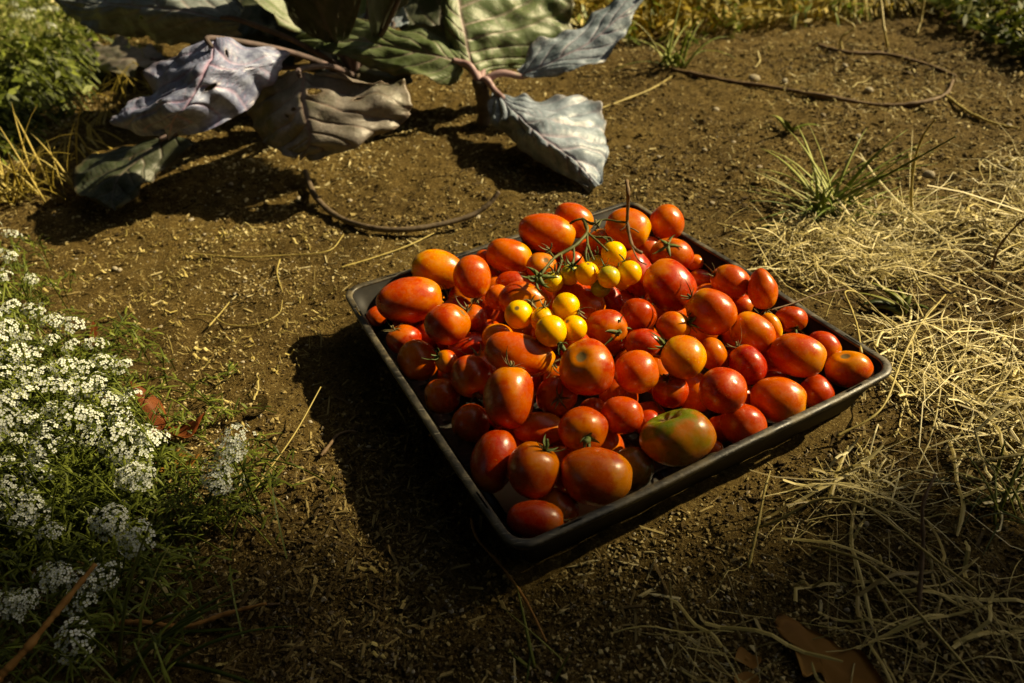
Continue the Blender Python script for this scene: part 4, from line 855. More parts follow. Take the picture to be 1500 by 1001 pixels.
# leaf scrap in the tray
R = L3([[(1040, 672, .47), (1043, 668, .47), (1048, 664, .47)], [(1010, 690, .455), (1018, 682, .455), (1030, 668, .46)], [(985, 708, .44), (998, 700, .44), (1010, 690, .44)]])
R = np.array([[P(1052, 668, .040), P(1056, 664, .040), P(1060, 659, .042)], [P(1012, 692, .028), P(1022, 683, .032), P(1034, 672, .030)], [P(985, 712, .022), P(992, 704, .025), P(1004, 694, .022)], [P(962, 716, .020), P(966, 714, .020), P(972, 708, .020)]])
V, F, at = leaf_surface(R, nu=24, nv=16, wrinkle=.0008, vein=.0006, edge=.001, thick=.0003, seed=3)
tag(obj('fallen_leaf', mesh('fallen_leaf', V, F, CB['dark'], True, at)), 'long dull green leaf in the tray below the heirloom tomato', 'leaf')

# ------------------------------------------------------------------ dry stems and roots on the soil
def line_thing(name, label, cat, pix, r0, r1, mat, lift=.004, n=60, knob=.55, group=None):
    g = gline(pix, lift); o = obj(name, tube_mesh(name, g, r0, r1, mat, n, 7, knob=knob)); return tag(o, label, cat, group)
line_thing('dry_vine', 'thick curved brown vine stem looping on the soil before the cabbage', 'vine', [(447, 252, .012), (462, 288, .010), (492, 316, .008), (535, 332, .008), (585, 337, .010), (640, 330, .014), (690, 316, .020), (715, 300, .030), (731, 281, .045)], .0050, .0034, M_hose, n=80, knob=.16)
line_thing('dry_vine', 'long thin dark root lying across the soil behind the grass tuft', 'vine', [(985, 102), (1060, 118), (1130, 128), (1210, 142), (1290, 154), (1350, 150), (1385, 138), (1396, 118)], .0045, .003, M_twig, n=60)
line_thing('dry_vine', 'dark root on the soil near the upper right corner', 'vine', [(1200, 68), (1240, 77), (1300, 80), (1360, 96), (1400, 112)], .0050, .003, M_twig, n=40)
line_thing('dry_stalk', 'pale stalk branching off the end of the long dark root', 'stalk', [(1385, 140), (1420, 165), (1460, 182), (1492, 188)], .0028, .0018, M_straw)
line_thing('dry_stalk', 'straight thin pale stalk leaning left of the tray', 'stalk', [(328, 775, .006), (372, 718, .012), (430, 638, .022), (470, 567, .034)], .0009, .0006, M_straw, knob=.1)
line_thing('dry_stalk', 'hooked pale straw on the soil left of the tray corner', 'stalk', [(284, 461), (310, 463), (335, 476), (375, 475), (408, 460), (414, 440)], .0008, .0005, M_straw)
line_thing('dry_stalk', 'pale stalk crossing the hooked straw', 'stalk', [(306, 478), (322, 460), (336, 443)], .0011, .0008, M_straw)
line_thing('dry_stalk', 'small bleached curl of stalk upright on the soil', 'stalk', [(410, 380, .008), (406, 400, .006), (414, 428, .004)], .0011, .0006, M_straw)
line_thing('dry_stalk', 'long pale stalk lying between the vine loop and the tray', 'stalk', [(500, 392), (550, 377), (600, 359), (641, 339)], .0013, .0009, M_straw)
line_thing('dry_stalk', 'long thin stalk lying level across the soil left of centre', 'stalk', [(272, 371), (350, 377), (420, 374), (480, 368), (503, 345)], .0010, .0008, M_straw)
line_thing('dry_stalk', 'pale stalk pointing at the drooping blue leaf', 'stalk', [(866, 164), (905, 150), (955, 130), (984, 112)], .0022, .0014, M_straw)
line_thing('dry_stalk', 'zigzag dry stalk standing near the top edge', 'stalk', [(1234, 78, .0), (1232, 56, .03), (1251, 40, .05), (1228, 24, .07)], .0030, .002, M_straw, lift=0)
line_thing('dry_stalk', 'thin upright pale stalk cut by the top edge', 'stalk', [(1300, 70, .0), (1295, 40, .04), (1288, -20, .10)], .0030, .0022, M_straw)
line_thing('dry_stalk', 'second thin upright stalk right of the zigzag one', 'stalk', [(1342, 52, .0), (1350, 25, .03), (1356, -20, .09)], .0026, .002, M_straw)
line_thing('dry_stalk', 'tall bent pale stalk rising right of the grass tuft', 'stalk', [(1336, 322, .01), (1335, 280, .05), (1340, 235, .09), (1352, 200, .12), (1370, 175, .14)], .0020, .0014, M_straw)
line_thing('dry_stalk', 'bent straw hooked against the right end of the back-right rim', 'stalk', [(1262, 518, .062), (1256, 480, .055), (1247, 452, .05), (1238, 428, .045), (1260, 432, .035), (1300, 470, .02), (1345, 506, .01)], .0011, .0008, M_straw, n=50)
line_thing('dry_stalk', 'looped straw lying behind the back-right rim', 'stalk', [(1176, 353), (1135, 362), (1122, 372), (1120, 388), (1140, 400), (1170, 414), (1195, 430)], .0014, .001, M_straw)
line_thing('dry_stalk', 'split straw propped on the back-right rim', 'stalk', [(1130, 454, .066), (1160, 445, .064), (1195, 432, .058), (1238, 424, .045)], .0008, .0006, M_twig)
line_thing('dry_stalk', 'thick orange brown stalk leaning in the bottom left corner', 'stalk', [(-20, 1010, .04), (30, 960, .05), (80, 900, .06), (140, 826, .07)], .0030, .0020, M_orangetwig)
line_thing('dry_stalk', 'forked orange brown twig on the soil at the bottom left', 'stalk', [(150, 912, .012), (210, 912, .012), (270, 918, .008), (330, 900, .008), (390, 884, .012)], .0022, .0014, M_orangetwig)
line_thing('dry_stalk', 'short thick brown twig near the bottom left', 'stalk', [(300, 907), (345, 895), (375, 888), (410, 885)], .0020, .0012, M_twig)
line_thing('dry_stalk', 'y-shaped dark twig on the shaded soil', 'stalk', [(470, 668), (486, 648), (494, 638), (510, 632), (522, 633)], .0018, .0012, M_twig)
line_thing('dry_stalk', 'thin reddish stalk running from the front corner of the tray', 'stalk', [(690, 760), (700, 790), (735, 830), (770, 880), (800, 940)], .0014, .0010, M_orangetwig)
line_thing('dry_stalk', 'long green brown straw curving over the bottom right soil', 'stalk', [(1190, 800, .004), (1260, 820, .02), (1310, 860, .02), (1400, 960, .012), (1440, 1010, .01)], .0011, .0008, M_straw)
line_thing('dry_stalk', 'long pale blue grass stalk arching over the lower right straw', 'stalk', [(1095, 778, .01), (1140, 762, .03), (1200, 732, .05), (1260, 738, .055), (1320, 780, .05), (1370, 820, .04), (1430, 865, .02)], .0011, .0009, M_straw, n=50)
line_thing('dry_stalk', 'long straight straw over the lower right straw', 'stalk', [(1275, 845), (1300, 890), (1335, 940)], .0010, .0007, M_straw)
line_thing('dry_stalk', 'long pale blade crossing the straw at the right edge', 'stalk', [(1422, 680, .03), (1460, 672, .032), (1520, 662, .035)], .0018, .0012, M_straw)
line_thing('dry_stalk', 'thick brown stalk standing through the straw at lower right', 'stalk', [(1345, 895, .004), (1352, 800, .03), (1352, 740, .05), (1370, 695, .06)], .0016, .0011, M_twig)
line_thing('dry_stalk', 'upright leaning pale stem below the tray, right of its front corner', 'stalk', [(1096, 832, .004), (1108, 780, .02), (1120, 720, .035), (1128, 690, .04)], .0013, .0009, M_straw)
line_thing('dry_stalk', 'dark branched stem at the right edge above the straw', 'stalk', [(1452, 400, .02), (1462, 365, .05), (1490, 330, .08), (1530, 300, .10)], .0016, .0010, M_twig)
line_thing('dry_stalk', 'very long straw slanting from the rim to the right over the straw', 'stalk', [(1225, 640, .01), (1290, 600, .025), (1320, 530, .03), (1345, 480, .03), (1385, 432, .02)], .0011, .0008, M_straw, n=50)

# ------------------------------------------------------------------ fallen leaves
def flat_leaf(name, label, outline, mat, lift=.006, curl=.01, seed=1, z=None, stalk=None):
    "outline in pixels, laid on the soil, with depth, curl and thickness"
    import bmesh
    pts = gline(outline, lift) if z is None else [P(x, y, z) for x, y in outline]
    c = sum(pts) / len(pts); bm = bmesh.new()
    dense = spline(np.array(pts + [pts[0]]), len(pts) * 5)[:-1]
    r = np.random.default_rng(seed); rings = []
    for k in (1.0, .8, .6, .4, .2):
        ring = []
        for q in dense:
            w = c + (q - c) * k; rr = np.linalg.norm((q - c)[:2]) * k
            w = w + [0, 0, curl * (rr / .03) ** 2 * (1 + .6 * math.sin(q[0] * 140 + seed)) + .002 * float(vnoise(w[0], w[1], .012, seed))]
            ring.append(bm.verts.new(w))
        rings.append(ring)
    cv = bm.verts.new(c + [0, 0, .0005]); n = len(dense)
    for a, b in zip(rings, rings[1:]):
        for i in range(n): bm.faces.new((a[i], a[(i + 1) % n], b[(i + 1) % n], b[i]))
    for i in range(n): bm.faces.new((rings[-1][i], rings[-1][(i + 1) % n], cv))
    bmesh.ops.solidify(bm, geom=bm.faces[:], thickness=.0006); bmesh.ops.recalc_face_normals(bm, faces=bm.faces[:])
    me = bpy.data.meshes.new(name); bm.to_mesh(me); bm.free(); me.materials.append(mat); me.polygons.foreach_set('use_smooth', [True] * len(me.polygons))
    return tag(obj(name, me), label, 'leaf')
flat_leaf('dead_leaf', 'large curled orange brown oak leaf on the soil at the bottom edge', [(1132, 920), (1142, 904), (1168, 912), (1190, 925), (1215, 935), (1232, 950), (1262, 958), (1290, 1001), (1300, 1030), (1240, 1040), (1215, 1010), (1200, 985), (1178, 995), (1172, 980), (1160, 945), (1146, 938)], M_deadleaf, .006, .0022, 2)
flat_leaf('dead_leaf', 'small crumpled brown leaf scrap left of the large orange one', [(1075, 968), (1084, 948), (1100, 958), (1115, 968), (1104, 980), (1088, 972)], M_deadleaf, .004, .02, 3)
flat_leaf('dead_leaf', 'tan leaf scrap at the bottom edge under the small crumpled one', [(1075, 990), (1095, 984), (1112, 996), (1100, 1012), (1080, 1008)], M_deadleaf, .003, .02, 4)
flat_leaf('dead_leaf', 'dark red brown folded leaf beside the white flowers', [(212, 604), (240, 598), (243, 618), (262, 628), (308, 622), (282, 652), (240, 658), (222, 630)], M_redleaf, .012, .012, 5)
flat_leaf('dead_leaf', 'tan wrinkled leaf under the dark red brown one', [(225, 668), (260, 662), (300, 680), (270, 700), (235, 694)], M_deadleaf, .004, .01, 6)
flat_leaf('dead_leaf', 'tiny orange brown leaf above the white flowers', [(128, 500), (138, 478), (144, 482), (140, 500), (132, 508)], M_redleaf, .008, .02, 7)
flat_leaf('dead_leaf', 'round flattened tan scrap on the soil left of the tray shadow', [(350, 590), (372, 582), (392, 584), (388, 605), (370, 614), (352, 606)], M_soil, .004, .006, 8)

# ------------------------------------------------------------------ grass tufts
def blades(n, base, spread, L, lean, width, seed, az=None, azs=6.28, droop=.6, K=8):
    r = np.random.default_rng(seed); a = (az if az is not None else 0) + (r.random(n) - .5) * azs
    l = L * (.45 + .7 * r.random(n)); le = lean * (.3 + .9 * r.random(n)); t = np.linspace(0, 1, K)
    b = base[None] + np.stack([(r.random(n) - .5) * spread, (r.random(n) - .5) * spread, np.zeros(n)], -1)
    th = le[:, None] + droop * (.3 + r.random(n))[:, None] * t[None] ** 1.5 * 1.6
    ds = l[:, None] / (K - 1); hz = np.cumsum(np.sin(th) * ds, 1) - np.sin(th[:, :1]) * ds; vz = np.cumsum(np.cos(th) * ds, 1) - np.cos(th[:, :1]) * ds
    p = np.stack([b[:, 0][:, None] + hz * np.cos(a)[:, None], b[:, 1][:, None] + hz * np.sin(a)[:, None], b[:, 2][:, None] + vz], -1)
    p[..., 2] = np.maximum(p[..., 2], GH(p[..., 0], p[..., 1]) + .001)
    w = width * (.6 + .7 * r.random(n))[:, None] * (1 - t[None] ** 2.2 * .93)
    return p, w
def tuft(name, label, px, py, n, L, width, mat, seed, lean=.5, az=None, azs=6.28, spread=.03, cat='grass', droop=.6):
    g = P(px, py, 0); g[2] = float(GH(g[0], g[1])); e = empty(name, tuple(g)); tag(e, label, cat)
    p, w = blades(n, g, spread, L, lean, width, seed, az, azs, droop); p = p - g
    r = np.random.default_rng(seed)
    for i in range(n):
        V, F = tubes(p[i:i + 1], w[i:i + 1], 4, .18); tn = np.full(len(V), r.random() * .8)
        obj('blade', mesh('blade', V, F, mat, True, {'tone': tn}), e)
    return e
tuft('grass_tuft', 'green grass tuft growing on the bare soil above the straw', 1215, 298, 64, .155, .0030, M_tuft, 1, 1.25, spread=.05, droop=.45)
tuft('grass_tuft', 'grass tuft with long green blades behind the cabbage stalk', 985, 95, 24, .17, .0036, M_tuft, 2, .9, spread=.05, droop=.7)
tuft('weed_seedling', 'small grey green four-leaved seedling on the soil', 1158, 192, 6, .065, .0060, M_tuft, 3, 1.0, spread=.004, cat='weed')
tuft('grass_tuft', 'yellow dry grass tuft at the left edge', 12, 290, 60, .16, .0022, M_drygrass, 4, .9, spread=.08)
tuft('grass_tuft', 'sparse yellow green grass blades under the cabbage leaves', 82, 280, 26, .16, .0020, M_drygrass, 5, .45, spread=.09)
tuft('grass_tuft', 'dark green weed in the straw at the right edge', 1445, 740, 22, .08, .0014, M_grass, 6, 1.0, spread=.05)
tuft('grass_tuft', 'flattened green blades at the soil in front of the tray', 800, 975, 6, .06, .0013, M_grass, 7, 1.5, spread=.03, droop=.2)
tuft('grass_tuft', 'broad green blades lying at the bottom left', 215, 965, 10, .14, .0024, M_grass, 8, 1.3, az=.3, azs=1.8, spread=.05)
line_thing('long_grass', 'single long green blade arching over the grass tuft', 'grass', [(1212, 300, .01), (1268, 272, .07), (1320, 245, .10), (1400, 200, .15)], .0022, .0010, M_grass)
line_thing('long_grass', 'thin arched green blade beneath the lilac leaf', 'grass', [(92, 164, .0), (108, 161, .02), (128, 164, .02), (146, 178, .0)], .0022, .0012, M_grass, lift=0)
tuft('weed', 'broad leaved green weed in the straw near the back-right rim', 1325, 450, 9, .05, .0060, M_grass, 9, 1.0, spread=.02, cat='weed')

# far growth along the top of the picture
def growth(name, label, cx, cy, wx, wy, n, L, width, mat, seed, lean=.3, leafy=0):
    r = np.random.default_rng(seed); x = cx + (r.random(n) - .5) * wx; y = cy + (r.random(n) - .5) * wy
    b = np.stack([x, y, GH(x, y)], -1); P_, W_ = [], []
    p, w = blades(n, np.zeros(3), 0, L, lean, width, seed); p = p + b[:, None, :]
    V, F = tubes(p, w, 4, .2); tn = np.repeat(np.clip(r.random(n) * .8 + .5 * vnoise(x, y, .3, 4), 0, 1), 8 * 4)
    if leafy:
        m = n * leafy; k = r.integers(0, n, m); j = r.integers(2, 8, m); c = p[k, j] + r.normal(0, .008, (m, 3)); s = (.006 + .010 * r.random(m))
        LV = np.array([[-1, 0, 0], [0, -.45, .1], [1, 0, .2], [0, .45, .1]]); v2, f2 = scatter(LV, np.array([[0, 1, 2, 3]]), c, np.stack([s * 1.4, s, s], -1), .15, 2.2)
        F = F + [f2 + len(V)]; V = np.vstack([V, v2]); tn = np.concatenate([tn, np.repeat(r.random(m) * .9, 4)])
    return tag(obj(name, mesh(name, V, F, mat, False, {'tone': tn})), label, 'grass', kind='stuff')
growth('dry_grass', 'sunlit yellow dry grass beyond the bare soil', .72, 2.30, .95, .85, 3200, .17, .0028, M_drygrass, 11, .6, leafy=1)
growth('undergrowth', 'low green weeds among the dry grass', .60, 2.15, .8, .6, 260, .11, .0028, M_tuft, 12, .6, leafy=4)
growth('undergrowth', 'dark leafy weeds at the upper right corner', 1.50, 1.85, .75, .8, 800, .13, .0026, M_grass, 13, .7, leafy=9)
growth('undergrowth', 'grass and weeds at the left under the far flowers', -1.25, 1.60, .7, .7, 1100, .11, .0022, M_alyleaf, 14, .5, leafy=4)  # dark leaf colour stands in for shade on these weeds
growth('undergrowth', 'bright sunlit weeds in the far upper left', -1.75, 2.55, 1.1, .9, 1500, .15, .0030, M_tuft, 24, .5, leafy=6)  # lighter tuft colour stands in for sunlight here
growth('dry_grass', 'dry grass litter at the left of the cabbage', -.95, 1.45, .45, .6, 160, .10, .0018, M_drygrass, 15, 1.1)
growth('undergrowth', 'weeds growing far behind the cabbages', -.2, 2.9, 2.6, 1.2, 2200, .20, .003, M_grass, 16, .4, leafy=8)
growth('dry_grass', 'far dry grass behind everything', .5, 4.6, 6.5, 2.6, 3600, .25, .005, M_drygrass, 17, .4)

# ------------------------------------------------------------------ sweet alyssum
def flower_head(seed):
    "dome of little four-petalled flowers"
    r = np.random.default_rng(seed); Vp, Fp, Ve, Fe = [], [], [], []; n = int(r.integers(18, 28)); o1 = o2 = 0
    for i in range(n):
        z = 1 - (i + .5) / n * .85; a = i * 2.39996 + r.random() * .3; s = math.sqrt(1 - z * z)
        d = np.array([s * math.cos(a), s * math.sin(a), z]); c = d * [.0125, .0125, .0100] * (1 + .17 * r.normal())
        nn = d + r.normal(0, .22, 3); nn /= np.linalg.norm(nn); M = frame(nn); rot = r.random() * 1.57; R_ = .0026 * (.8 + .35 * r.random())
        for k in range(4):
            b = rot + k * 1.5708; u = np.array([math.cos(b), math.sin(b), 0]); w = np.array([-math.sin(b), math.cos(b), 0])
            q = np.array([u * .12, u * .55 + w * .42 + [0, 0, .05], u * .95 + w * .30 + [0, 0, .10], u * 1.05 + [0, 0, .02], u * .95 - w * .30 + [0, 0, .10], u * .55 - w * .42 + [0, 0, .05]]) * R_
            Vp.append(c + q @ M.T); Fp.append([[o1, o1 + 1, o1 + 2, o1 + 3], [o1, o1 + 3, o1 + 4, o1 + 5]]); o1 += 6
        e = np.array([[1, 0, 0], [0, 1, 0], [-1, 0, 0], [0, -1, 0], [0, 0, 1.3], [0, 0, -3.5]]) * .00062
        Ve.append(c + e @ M.T); Fe.append(OCTF + o2); o2 += 6
    V = np.vstack(Vp + Ve); return mesh('flower_head', V, [np.vstack(Fp), np.vstack(Fe) + o1], [M_petal, M_eye], False, None, [0] * (n * 8) + [1] * (n * 8))
HEADS = [flower_head(i) for i in range(9)]
def inside(px, py, poly):
    c = False; j = len(poly) - 1
    for i in range(len(poly)):
        xi, yi = poly[i]; xj, yj = poly[j]
        if (yi > py) != (yj > py) and px < (xj - xi) * (py - yi) / (yj - yi) + xi: c = not c
        j = i
    return c
def alyssum(label, base, heads, seed, leaves=8, extra=0, ext_r=.1, mat=None, spread=.02):
    "heads: world points; stems run from each head back to the ground towards the base"
    r = np.random.default_rng(seed); base = np.array(base); base[2] = float(GH(base[0], base[1])); e = empty('alyssum_plant', tuple(base)); tag(e, label, 'flowers')
    ps = []
    for h in heads:
        h = np.array(h); tilt = np.array([r.normal(0, .35) + .15, r.normal(0, .3) - .1, 1.0]); q = Vector(tilt).to_track_quat('Z', 'Y').to_euler()
        s = .66 + .5 * r.random(); obj('flower_head', HEADS[int(r.integers(9))], e, loc=tuple(h - base), rot=q, scale=(s, s, s))
        g = base * .45 + h * .55 + r.normal(0, spread, 3); g[2] = float(GH(g[0], g[1]))
        top = h - tilt / np.linalg.norm(tilt) * .004; ps.append(np.stack([g * (1 - t) + top * t + np.array([0, 0, .2 * h[2]]) * math.sin(math.pi * t) * .5 * (1 - t) for t in np.linspace(0, 1, 8)]))
    hp = np.array(heads)
    for i in range(extra):
        k = int(r.integers(len(hp))); h = hp[k] + np.array([r.normal(0, ext_r), r.normal(0, ext_r), 0]); h[2] = hp[k][2] * r.uniform(.25, .85)
        g = h + r.normal(0, .025, 3); g[2] = float(GH(g[0], g[1])); h[2] = max(h[2], g[2] + .01)
        ps.append(np.stack([g * (1 - t) + h * t + np.array([0, 0, .01]) * math.sin(math.pi * t) for t in np.linspace(0, 1, 8)]))
    ps = np.array(ps); n = len(ps); V, F = tubes(ps - base, np.full((n, 8), .0008), 3); tn = [np.repeat(.3 + .5 * r.random(n), 24)]
    m = n * leaves; k = r.integers(0, n, m); j = r.integers(1, 8, m); c = ps[k, j] - base + r.normal(0, .0015, (m, 3)); L = .0085 * (.5 + r.random(m))
    az_ = r.random(m) * 6.283; el = r.uniform(-.1, 1.1, m); d = np.stack([np.cos(az_) * np.cos(el), np.sin(az_) * np.cos(el), np.sin(el)], -1)
    t4 = np.linspace(0, 1, 4)[None, :, None]; lp = c[:, None] + d[:, None] * L[:, None, None] * 1.5 * t4 - np.array([0, 0, .004]) * t4 ** 2
    V2, F2 = tubes(lp, np.array([.4, 1, .8, .1])[None] * .0011 * (.7 + .6 * r.random(m))[:, None], 4, .2); tn.append(np.repeat(r.random(m), 16))
    F = F + [f + len(V) for f in F2]; V = np.vstack([V, V2])
    fo = obj('foliage', mesh('foliage', V, F, mat or M_alyleaf, False, {'tone': np.concatenate(tn)}), e); fo['kind'] = 'stuff'
    return e
MOUND = [(-90, 325), (15, 338), (42, 400), (60, 475), (110, 475), (150, 505), (195, 545), (208, 590), (172, 612), (205, 640), (228, 645), (212, 670), (218, 705), (190, 705), (150, 655), (80, 655), (45, 700), (38, 742), (8, 752), (-90, 730)]
rh = random.Random(4); pts = []; tries = 0
while len(pts) < 114 and tries < 40000:
    tries += 1; x, y = rh.uniform(-90, 235), rh.uniform(325, 752)
    if inside(x, y, MOUND) and all(((x - a) ** 2 + (y - b) ** 2) > (27 if y < 480 else 28) ** 2 for a, b in pts): pts.append((x, y))
def mound_z(x, y):
    d = min(min(math.hypot(x - a, y - b) for a, b in MOUND[1:-1]), 90) / 90
    return .045 + .065 * d + rh.uniform(-.012, .012)
heads = [P(x, y, mound_z(x, y)) for x, y in pts]
b0 = P(20, 640, 0)
alyssum('large mound of white alyssum flowers in the sun at the left edge', b0, heads, 1, leaves=9, extra=800, ext_r=.03)
alyssum('small sprig of white alyssum standing apart, nearest the tray', P(310, 740, 0), [P(x, y, z) for x, y, z in ((345, 642, .075), (338, 662, .07), (328, 682, .06), (322, 706, .05), (344, 655, .07), (318, 712, .048))], 2, leaves=6, extra=40, ext_r=.018)
low = [(160, 770, .05), (186, 790, .055), (202, 792, .055), (75, 783, .05), (38, 878, .06), (8, 886, .06), (88, 850, .055), (76, 848, .05), (118, 855, .05), (150, 848, .04), (165, 762, .05), (208, 642, .05), (30, 765, .05), (50, 748, .05), (192, 700, .045), (205, 712, .045), (122, 882, .03), (20, 892, .05), (112, 940, .03)]
alyssum('straggling alyssum with a few white heads in the shade at lower left', P(110, 860, 0), [P(*q) for q in low], 3, leaves=5, extra=200, ext_r=.035)
farh = []
rf = random.Random(8)
while len(farh) < 150:
    x, y = rf.uniform(-120, 95), rf.uniform(-40, 150)
    if y < 150 - .9 * max(0, x - 20): farh.append(AT(x, y, 2.2 + rf.uniform(-.25, .3)))
alyssum('blurred alyssum bush in the far upper left corner', AT(0, 120, 2.2), [h for h in farh if h[2] > .02], 4, leaves=14, extra=900, ext_r=.10, spread=.06, mat=M_tuft)  # pale tuft colour brightens the foliage as if sunlit

# trailing green stems in the shade at the lower left
growth('ground_cover', 'tangled thin green stems on the shaded soil at lower left', -.44, .40, .30, .26, 260, .055, .0008, M_alyleaf, 21, 1.1, leafy=0)

# ------------------------------------------------------------------ straw
STRAW = [(1120, 345), (1200, 330), (1300, 300), (1420, 262), (1520, 225), (1800, 200), (1900, 700), (1800, 850), (1700, 860), (1500, 800), (1330, 770), (1200, 735), (1090, 700), (1150, 640), (1240, 600), (1330, 545), (1290, 500), (1215, 430), (1120, 380)]
SPOLY = [tuple(P(x, y, 0)[:2]) for x, y in STRAW]
def straw_paths(n, poly, L, seed, zt, K=9):
    r = np.random.default_rng(seed); xs = [p[0] for p in poly]; ys = [p[1] for p in poly]; c = []
    while len(c) < n:
        x = r.uniform(min(xs), max(xs)); y = r.uniform(min(ys), max(ys))
        if inside(x, y, poly): c.append((x, y))
    c = np.array(c); a = r.normal(.1, .9, n) + (r.random(n) < .3) * 1.57; l = L * np.exp(r.normal(0, .5, n)); k = r.normal(0, 2.6, n)
    t = np.linspace(-.5, .5, K)[None]; th = a[:, None] + k[:, None] * t * l[:, None] * 1.8 + r.normal(0, .028, (n, K)).cumsum(1) + (r.random(n) < .28)[:, None] * r.normal(0, .7, n)[:, None] * (np.arange(K)[None] >= r.integers(2, K - 1, n)[:, None])
    ds = l[:, None] / (K - 1); x = c[:, :1] + np.cumsum(np.cos(th) * ds, 1) - (np.cos(th) * ds).sum(1, keepdims=True) / 2; y = c[:, 1:] + np.cumsum(np.sin(th) * ds, 1) - (np.sin(th) * ds).sum(1, keepdims=True) / 2
    tl_ = r.normal(0, .10, n)[:, None] * t * l[:, None] * 2; z0 = r.random(n)[:, None] * zt
    z = z0 + tl_ + .004 * np.cos(t * 9 + r.random(n)[:, None] * 6)
    u, v = tray_uv(x, y); m = np.maximum(np.abs(u) - TW1 / 2, np.abs(v) - TW2 / 2)
    z = np.maximum(z, .0006) + np.maximum(GH(x, y), FH(x, y))
    ok = (m > .012).all(1) & (r.random(n) < np.clip(.62 + 3.4 * vnoise(c[:, 0], c[:, 1], .10, 55) + 1.5 * vnoise(c[:, 0], c[:, 1], .035, 56), .06, 1))
    w = (.00030 + .0014 * r.random(n) ** 4)[:, None] * np.ones((1, K)); w[:, -1] *= .5
    return np.stack([x, y, z], -1)[ok], w[ok], r
def straw_mass(name, label, n, poly, L, seed, zt, tk=.95):
    p, w, r = straw_paths(n, poly, L, seed, zt); V, F = tubes(p, w, 4, .32); tn = np.repeat(np.clip(r.beta(1.6, 1.7, len(p)) * tk, 0, 1), 9 * 4)
    tag(obj(name, mesh(name, V, F, M_straw, False, {'tone': tn})), label, 'straw', kind='stuff')
straw_mass('straw', 'layer of dry pale straw over the soil at the right', 5600, SPOLY, .080, 31, .018)
straw_mass('straw', 'short broken flakes of dead grass matted among the straw', 6000, SPOLY, .018, 36, .008, .85)
LOW = [tuple(P(x, y, 0)[:2]) for x, y in [(960, 740), (1130, 690), (1300, 700), (1560, 700), (1560, 1060), (960, 1060)]]
straw_mass('straw', 'thin scatter of straw on the shaded soil at the bottom right', 380, LOW, .060, 32, .010, .55)  # low tone darkens this straw in place of the foreground shade
TOPR = [tuple(P(x, y, 0)[:2]) for x, y in [(1060, 250), (1100, 60), (1700, 60), (1700, 280), (1420, 300), (1180, 340)]]
straw_mass('straw', 'loose broken straw over the sunlit soil at the upper right', 1100, TOPR, .022, 33, .003, .9)
LEFT = [tuple(P(x, y, 0)[:2]) for x, y in [(60, 330), (500, 330), (520, 420), (420, 620), (700, 1000), (200, 1000), (330, 640), (220, 480), (60, 450)]]
straw_mass('straw', 'short bits of dry stalk over the soil at the left', 900, LEFT, .013, 34, .002, .6)
p, w, r = straw_paths(330, SPOLY, .13, 35, .030)
ordr = np.argsort(np.hypot(p[:, 4, 0], p[:, 4, 1]))
for i in ordr[:230]:
    V, F = tubes(p[i:i + 1] - p[i, 4], w[i:i + 1] * 1.25, 4, .5)
    o = obj('straw_stalk', mesh('straw_stalk', V, F, M_straw, False, {'tone': np.full(len(V), .35 + .5 * r.random())}), loc=tuple(p[i, 4]))
    tag(o, 'long pale straw stalk lying on top of the straw at the right', 'straw', 'loose straw stalks on the straw layer')

# ------------------------------------------------------------------ added unseen trees and hedges: shade the foreground, block the sky
LV_ = np.array([[-1, 0, 0], [0, -.5, .15], [1, 0, 0], [0, .5, .15]])
def tree(label, cc, R_, n, seed):
    t = empty('added_shade_tree', (cc[0], cc[1], 0)); tag(t, label, 'tree'); tb = np.array(t.location)
    obj('trunk', tube_mesh('trunk', [(0, 0, -.2), (.05, .1, 1.2), (0, .1, 2.2), (.05, .05, cc[2])], .16, .06, M_bark, 24, 12), t)
    r = np.random.default_rng(seed); g = r.normal(0, 1, (n, 3)); g /= np.linalg.norm(g, axis=1, keepdims=True)
    rad = R_ * r.random(n) ** .28 * (1 + .07 * np.sin(g[:, 0] * 6) * np.sin(g[:, 2] * 5 + 1)); p = cc - tb + g * rad[:, None]
    LV = np.array([[-1, 0, 0], [0, -.5, .15], [1, 0, 0], [0, .5, .15]]); s = R_ * .075
    V, F = scatter(LV, np.array([[0, 1, 2, 3]]), p, np.full((n, 3), s) * (.6 + .7 * r.random(n))[:, None], .15, 3.0)
    cr = obj('crown', mesh('crown', V, F, M_crown), t); cr['kind'] = 'stuff'
S = np.array(SDIR); R_ = 1.9
azd = np.array([math.cos(SUN_AZ), math.sin(SUN_AZ), 0]); nrm = np.array([-azd[1], azd[0], 0])
cc = np.array([.1, .335, 0]) - azd * .9 - nrm * R_ * .97 + S * 7.0 / math.cos(SUN_EL)
tree('unseen leafy tree added at the right, its crown shades the foreground', cc, R_, 12000, 77)
tree('unseen broad tree added behind the camera to block sky light', np.array([-.6, -2.6, 3.6]), 2.7, 11000, 78)  # this and the following trees are added out of view to cut skylight
tree('unseen tree added left of the flower bed to block sky light', np.array([-4.6, 1.4, 3.6]), 2.7, 11000, 79)
tree('unseen tree added beyond the cabbages to block sky light', np.array([-2.2, 7.2, 4.2]), 2.9, 11000, 80)
tree('unseen spreading tree added over the garden bed to block sky light', np.array([-1.2, .2, 3.7]), 1.9, 9000, 81)
tree('unseen tree added beyond the straw on the right to block sky light', np.array([3.0, 6.6, 4.0]), 2.4, 10000, 82)
tree('unseen tree added behind the camera on the right to block sky light', np.array([2.2, -3.6, 3.6]), 2.4, 10000, 83)
sh = [o for o in COL.objects if o.name.startswith('added_shade_tree')][0]; sb = np.array(sh.location)
r = np.random.default_rng(91)
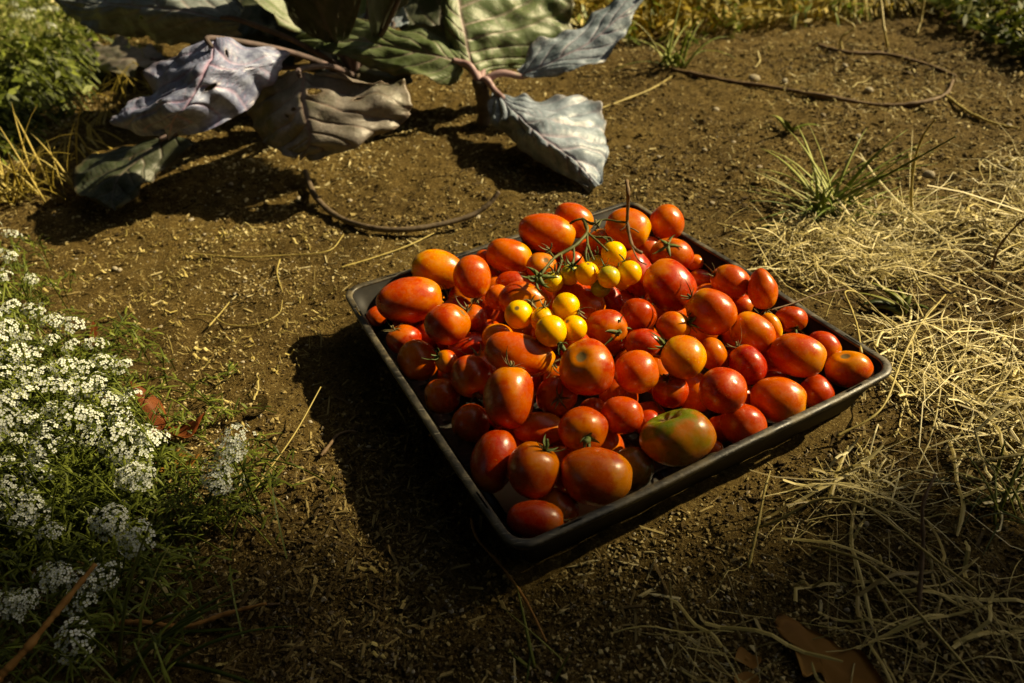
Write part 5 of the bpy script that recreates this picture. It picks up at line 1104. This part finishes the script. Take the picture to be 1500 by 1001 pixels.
for gx0, gy0, rr_ in ((-.46, .0, .42), (-1.25, -.02, .5), (1.12, .12, .46), (1.9, .30, .60)):  # added leaf lobes, placed to shape the edge of the foreground shade
    c0 = np.array([gx0, gy0, 0]) + S * 7.0 / math.cos(SUN_EL) - sb; n = 2600; g = r.normal(0, 1, (n, 3)); g /= np.linalg.norm(g, axis=1, keepdims=True)
    p = c0 + g * (rr_ * r.random(n) ** .33)[:, None]; V, F = scatter(LV_, np.array([[0, 1, 2, 3]]), p, np.full((n, 3), .055) * (.6 + .7 * r.random(n))[:, None], .15, 3.0)
    bo = obj('shade_foliage', mesh('shade_foliage', V, F, M_crown), sh); bo['kind'] = 'stuff'
    obj('shade_branch', tube_mesh('shade_branch', [(.05, .05, cc[2] - .6), (np.array([0, 0, cc[2]]) + c0) / 2 + [0, 0, -.3], c0], .05, .015, M_bark, 14, 8), sh)
def hedge(label, x0, y0, x1, y1, h, th, n, seed):  # added out of view to block skylight near the horizon
    r = np.random.default_rng(seed); t = r.random(n); d = np.array([x1 - x0, y1 - y0]); L = np.linalg.norm(d); nn = np.array([-d[1], d[0]]) / L
    z = h * r.random(n) ** .8; o = (r.random(n) - .5) * th * (1 + .3 * np.sin(t * 40) * np.sin(z * 5))
    p = np.stack([x0 + d[0] * t + nn[0] * o, y0 + d[1] * t + nn[1] * o, z * (1 + .05 * np.sin(t * 55))], -1)
    V, F = scatter(LV_, np.array([[0, 1, 2, 3]]), p, np.full((n, 3), .15) * (.6 + .7 * r.random(n))[:, None], .15, 3.0)
    e = empty('hedge', ((x0 + x1) / 2, (y0 + y1) / 2, 0)); tag(e, label, 'hedge'); eb = np.array(e.location)
    q = obj('foliage', mesh('foliage', V - eb, F, M_crown), e); q['kind'] = 'stuff'
    for k in range(9):
        w = np.array([x0 + d[0] * (k + .5) / 9, y0 + d[1] * (k + .5) / 9, 0]) - eb
        obj('stem', tube_mesh('stem', [w + [0, 0, -.1], w + [.05, 0, h * .5], w + [0, .04, h * .9]], .05, .02, M_bark, 8, 7), e)
hedge('unseen dense hedge added behind the camera to block low sky light', -8, -5, 8, -5, 3.2, .9, 16000, 1)
hedge('unseen dense hedge added along the left side to block low sky light', -7.5, -5, -7.5, 10, 3.2, .9, 15000, 2)
hedge('unseen dense hedge added at the far end to block low sky light', -8, 11, 9, 11, 3.4, .9, 16000, 3)
hedge('unseen low hedge added along the right side to block low sky light', 9, -5, 9, 11, 2.6, .9, 14000, 4)
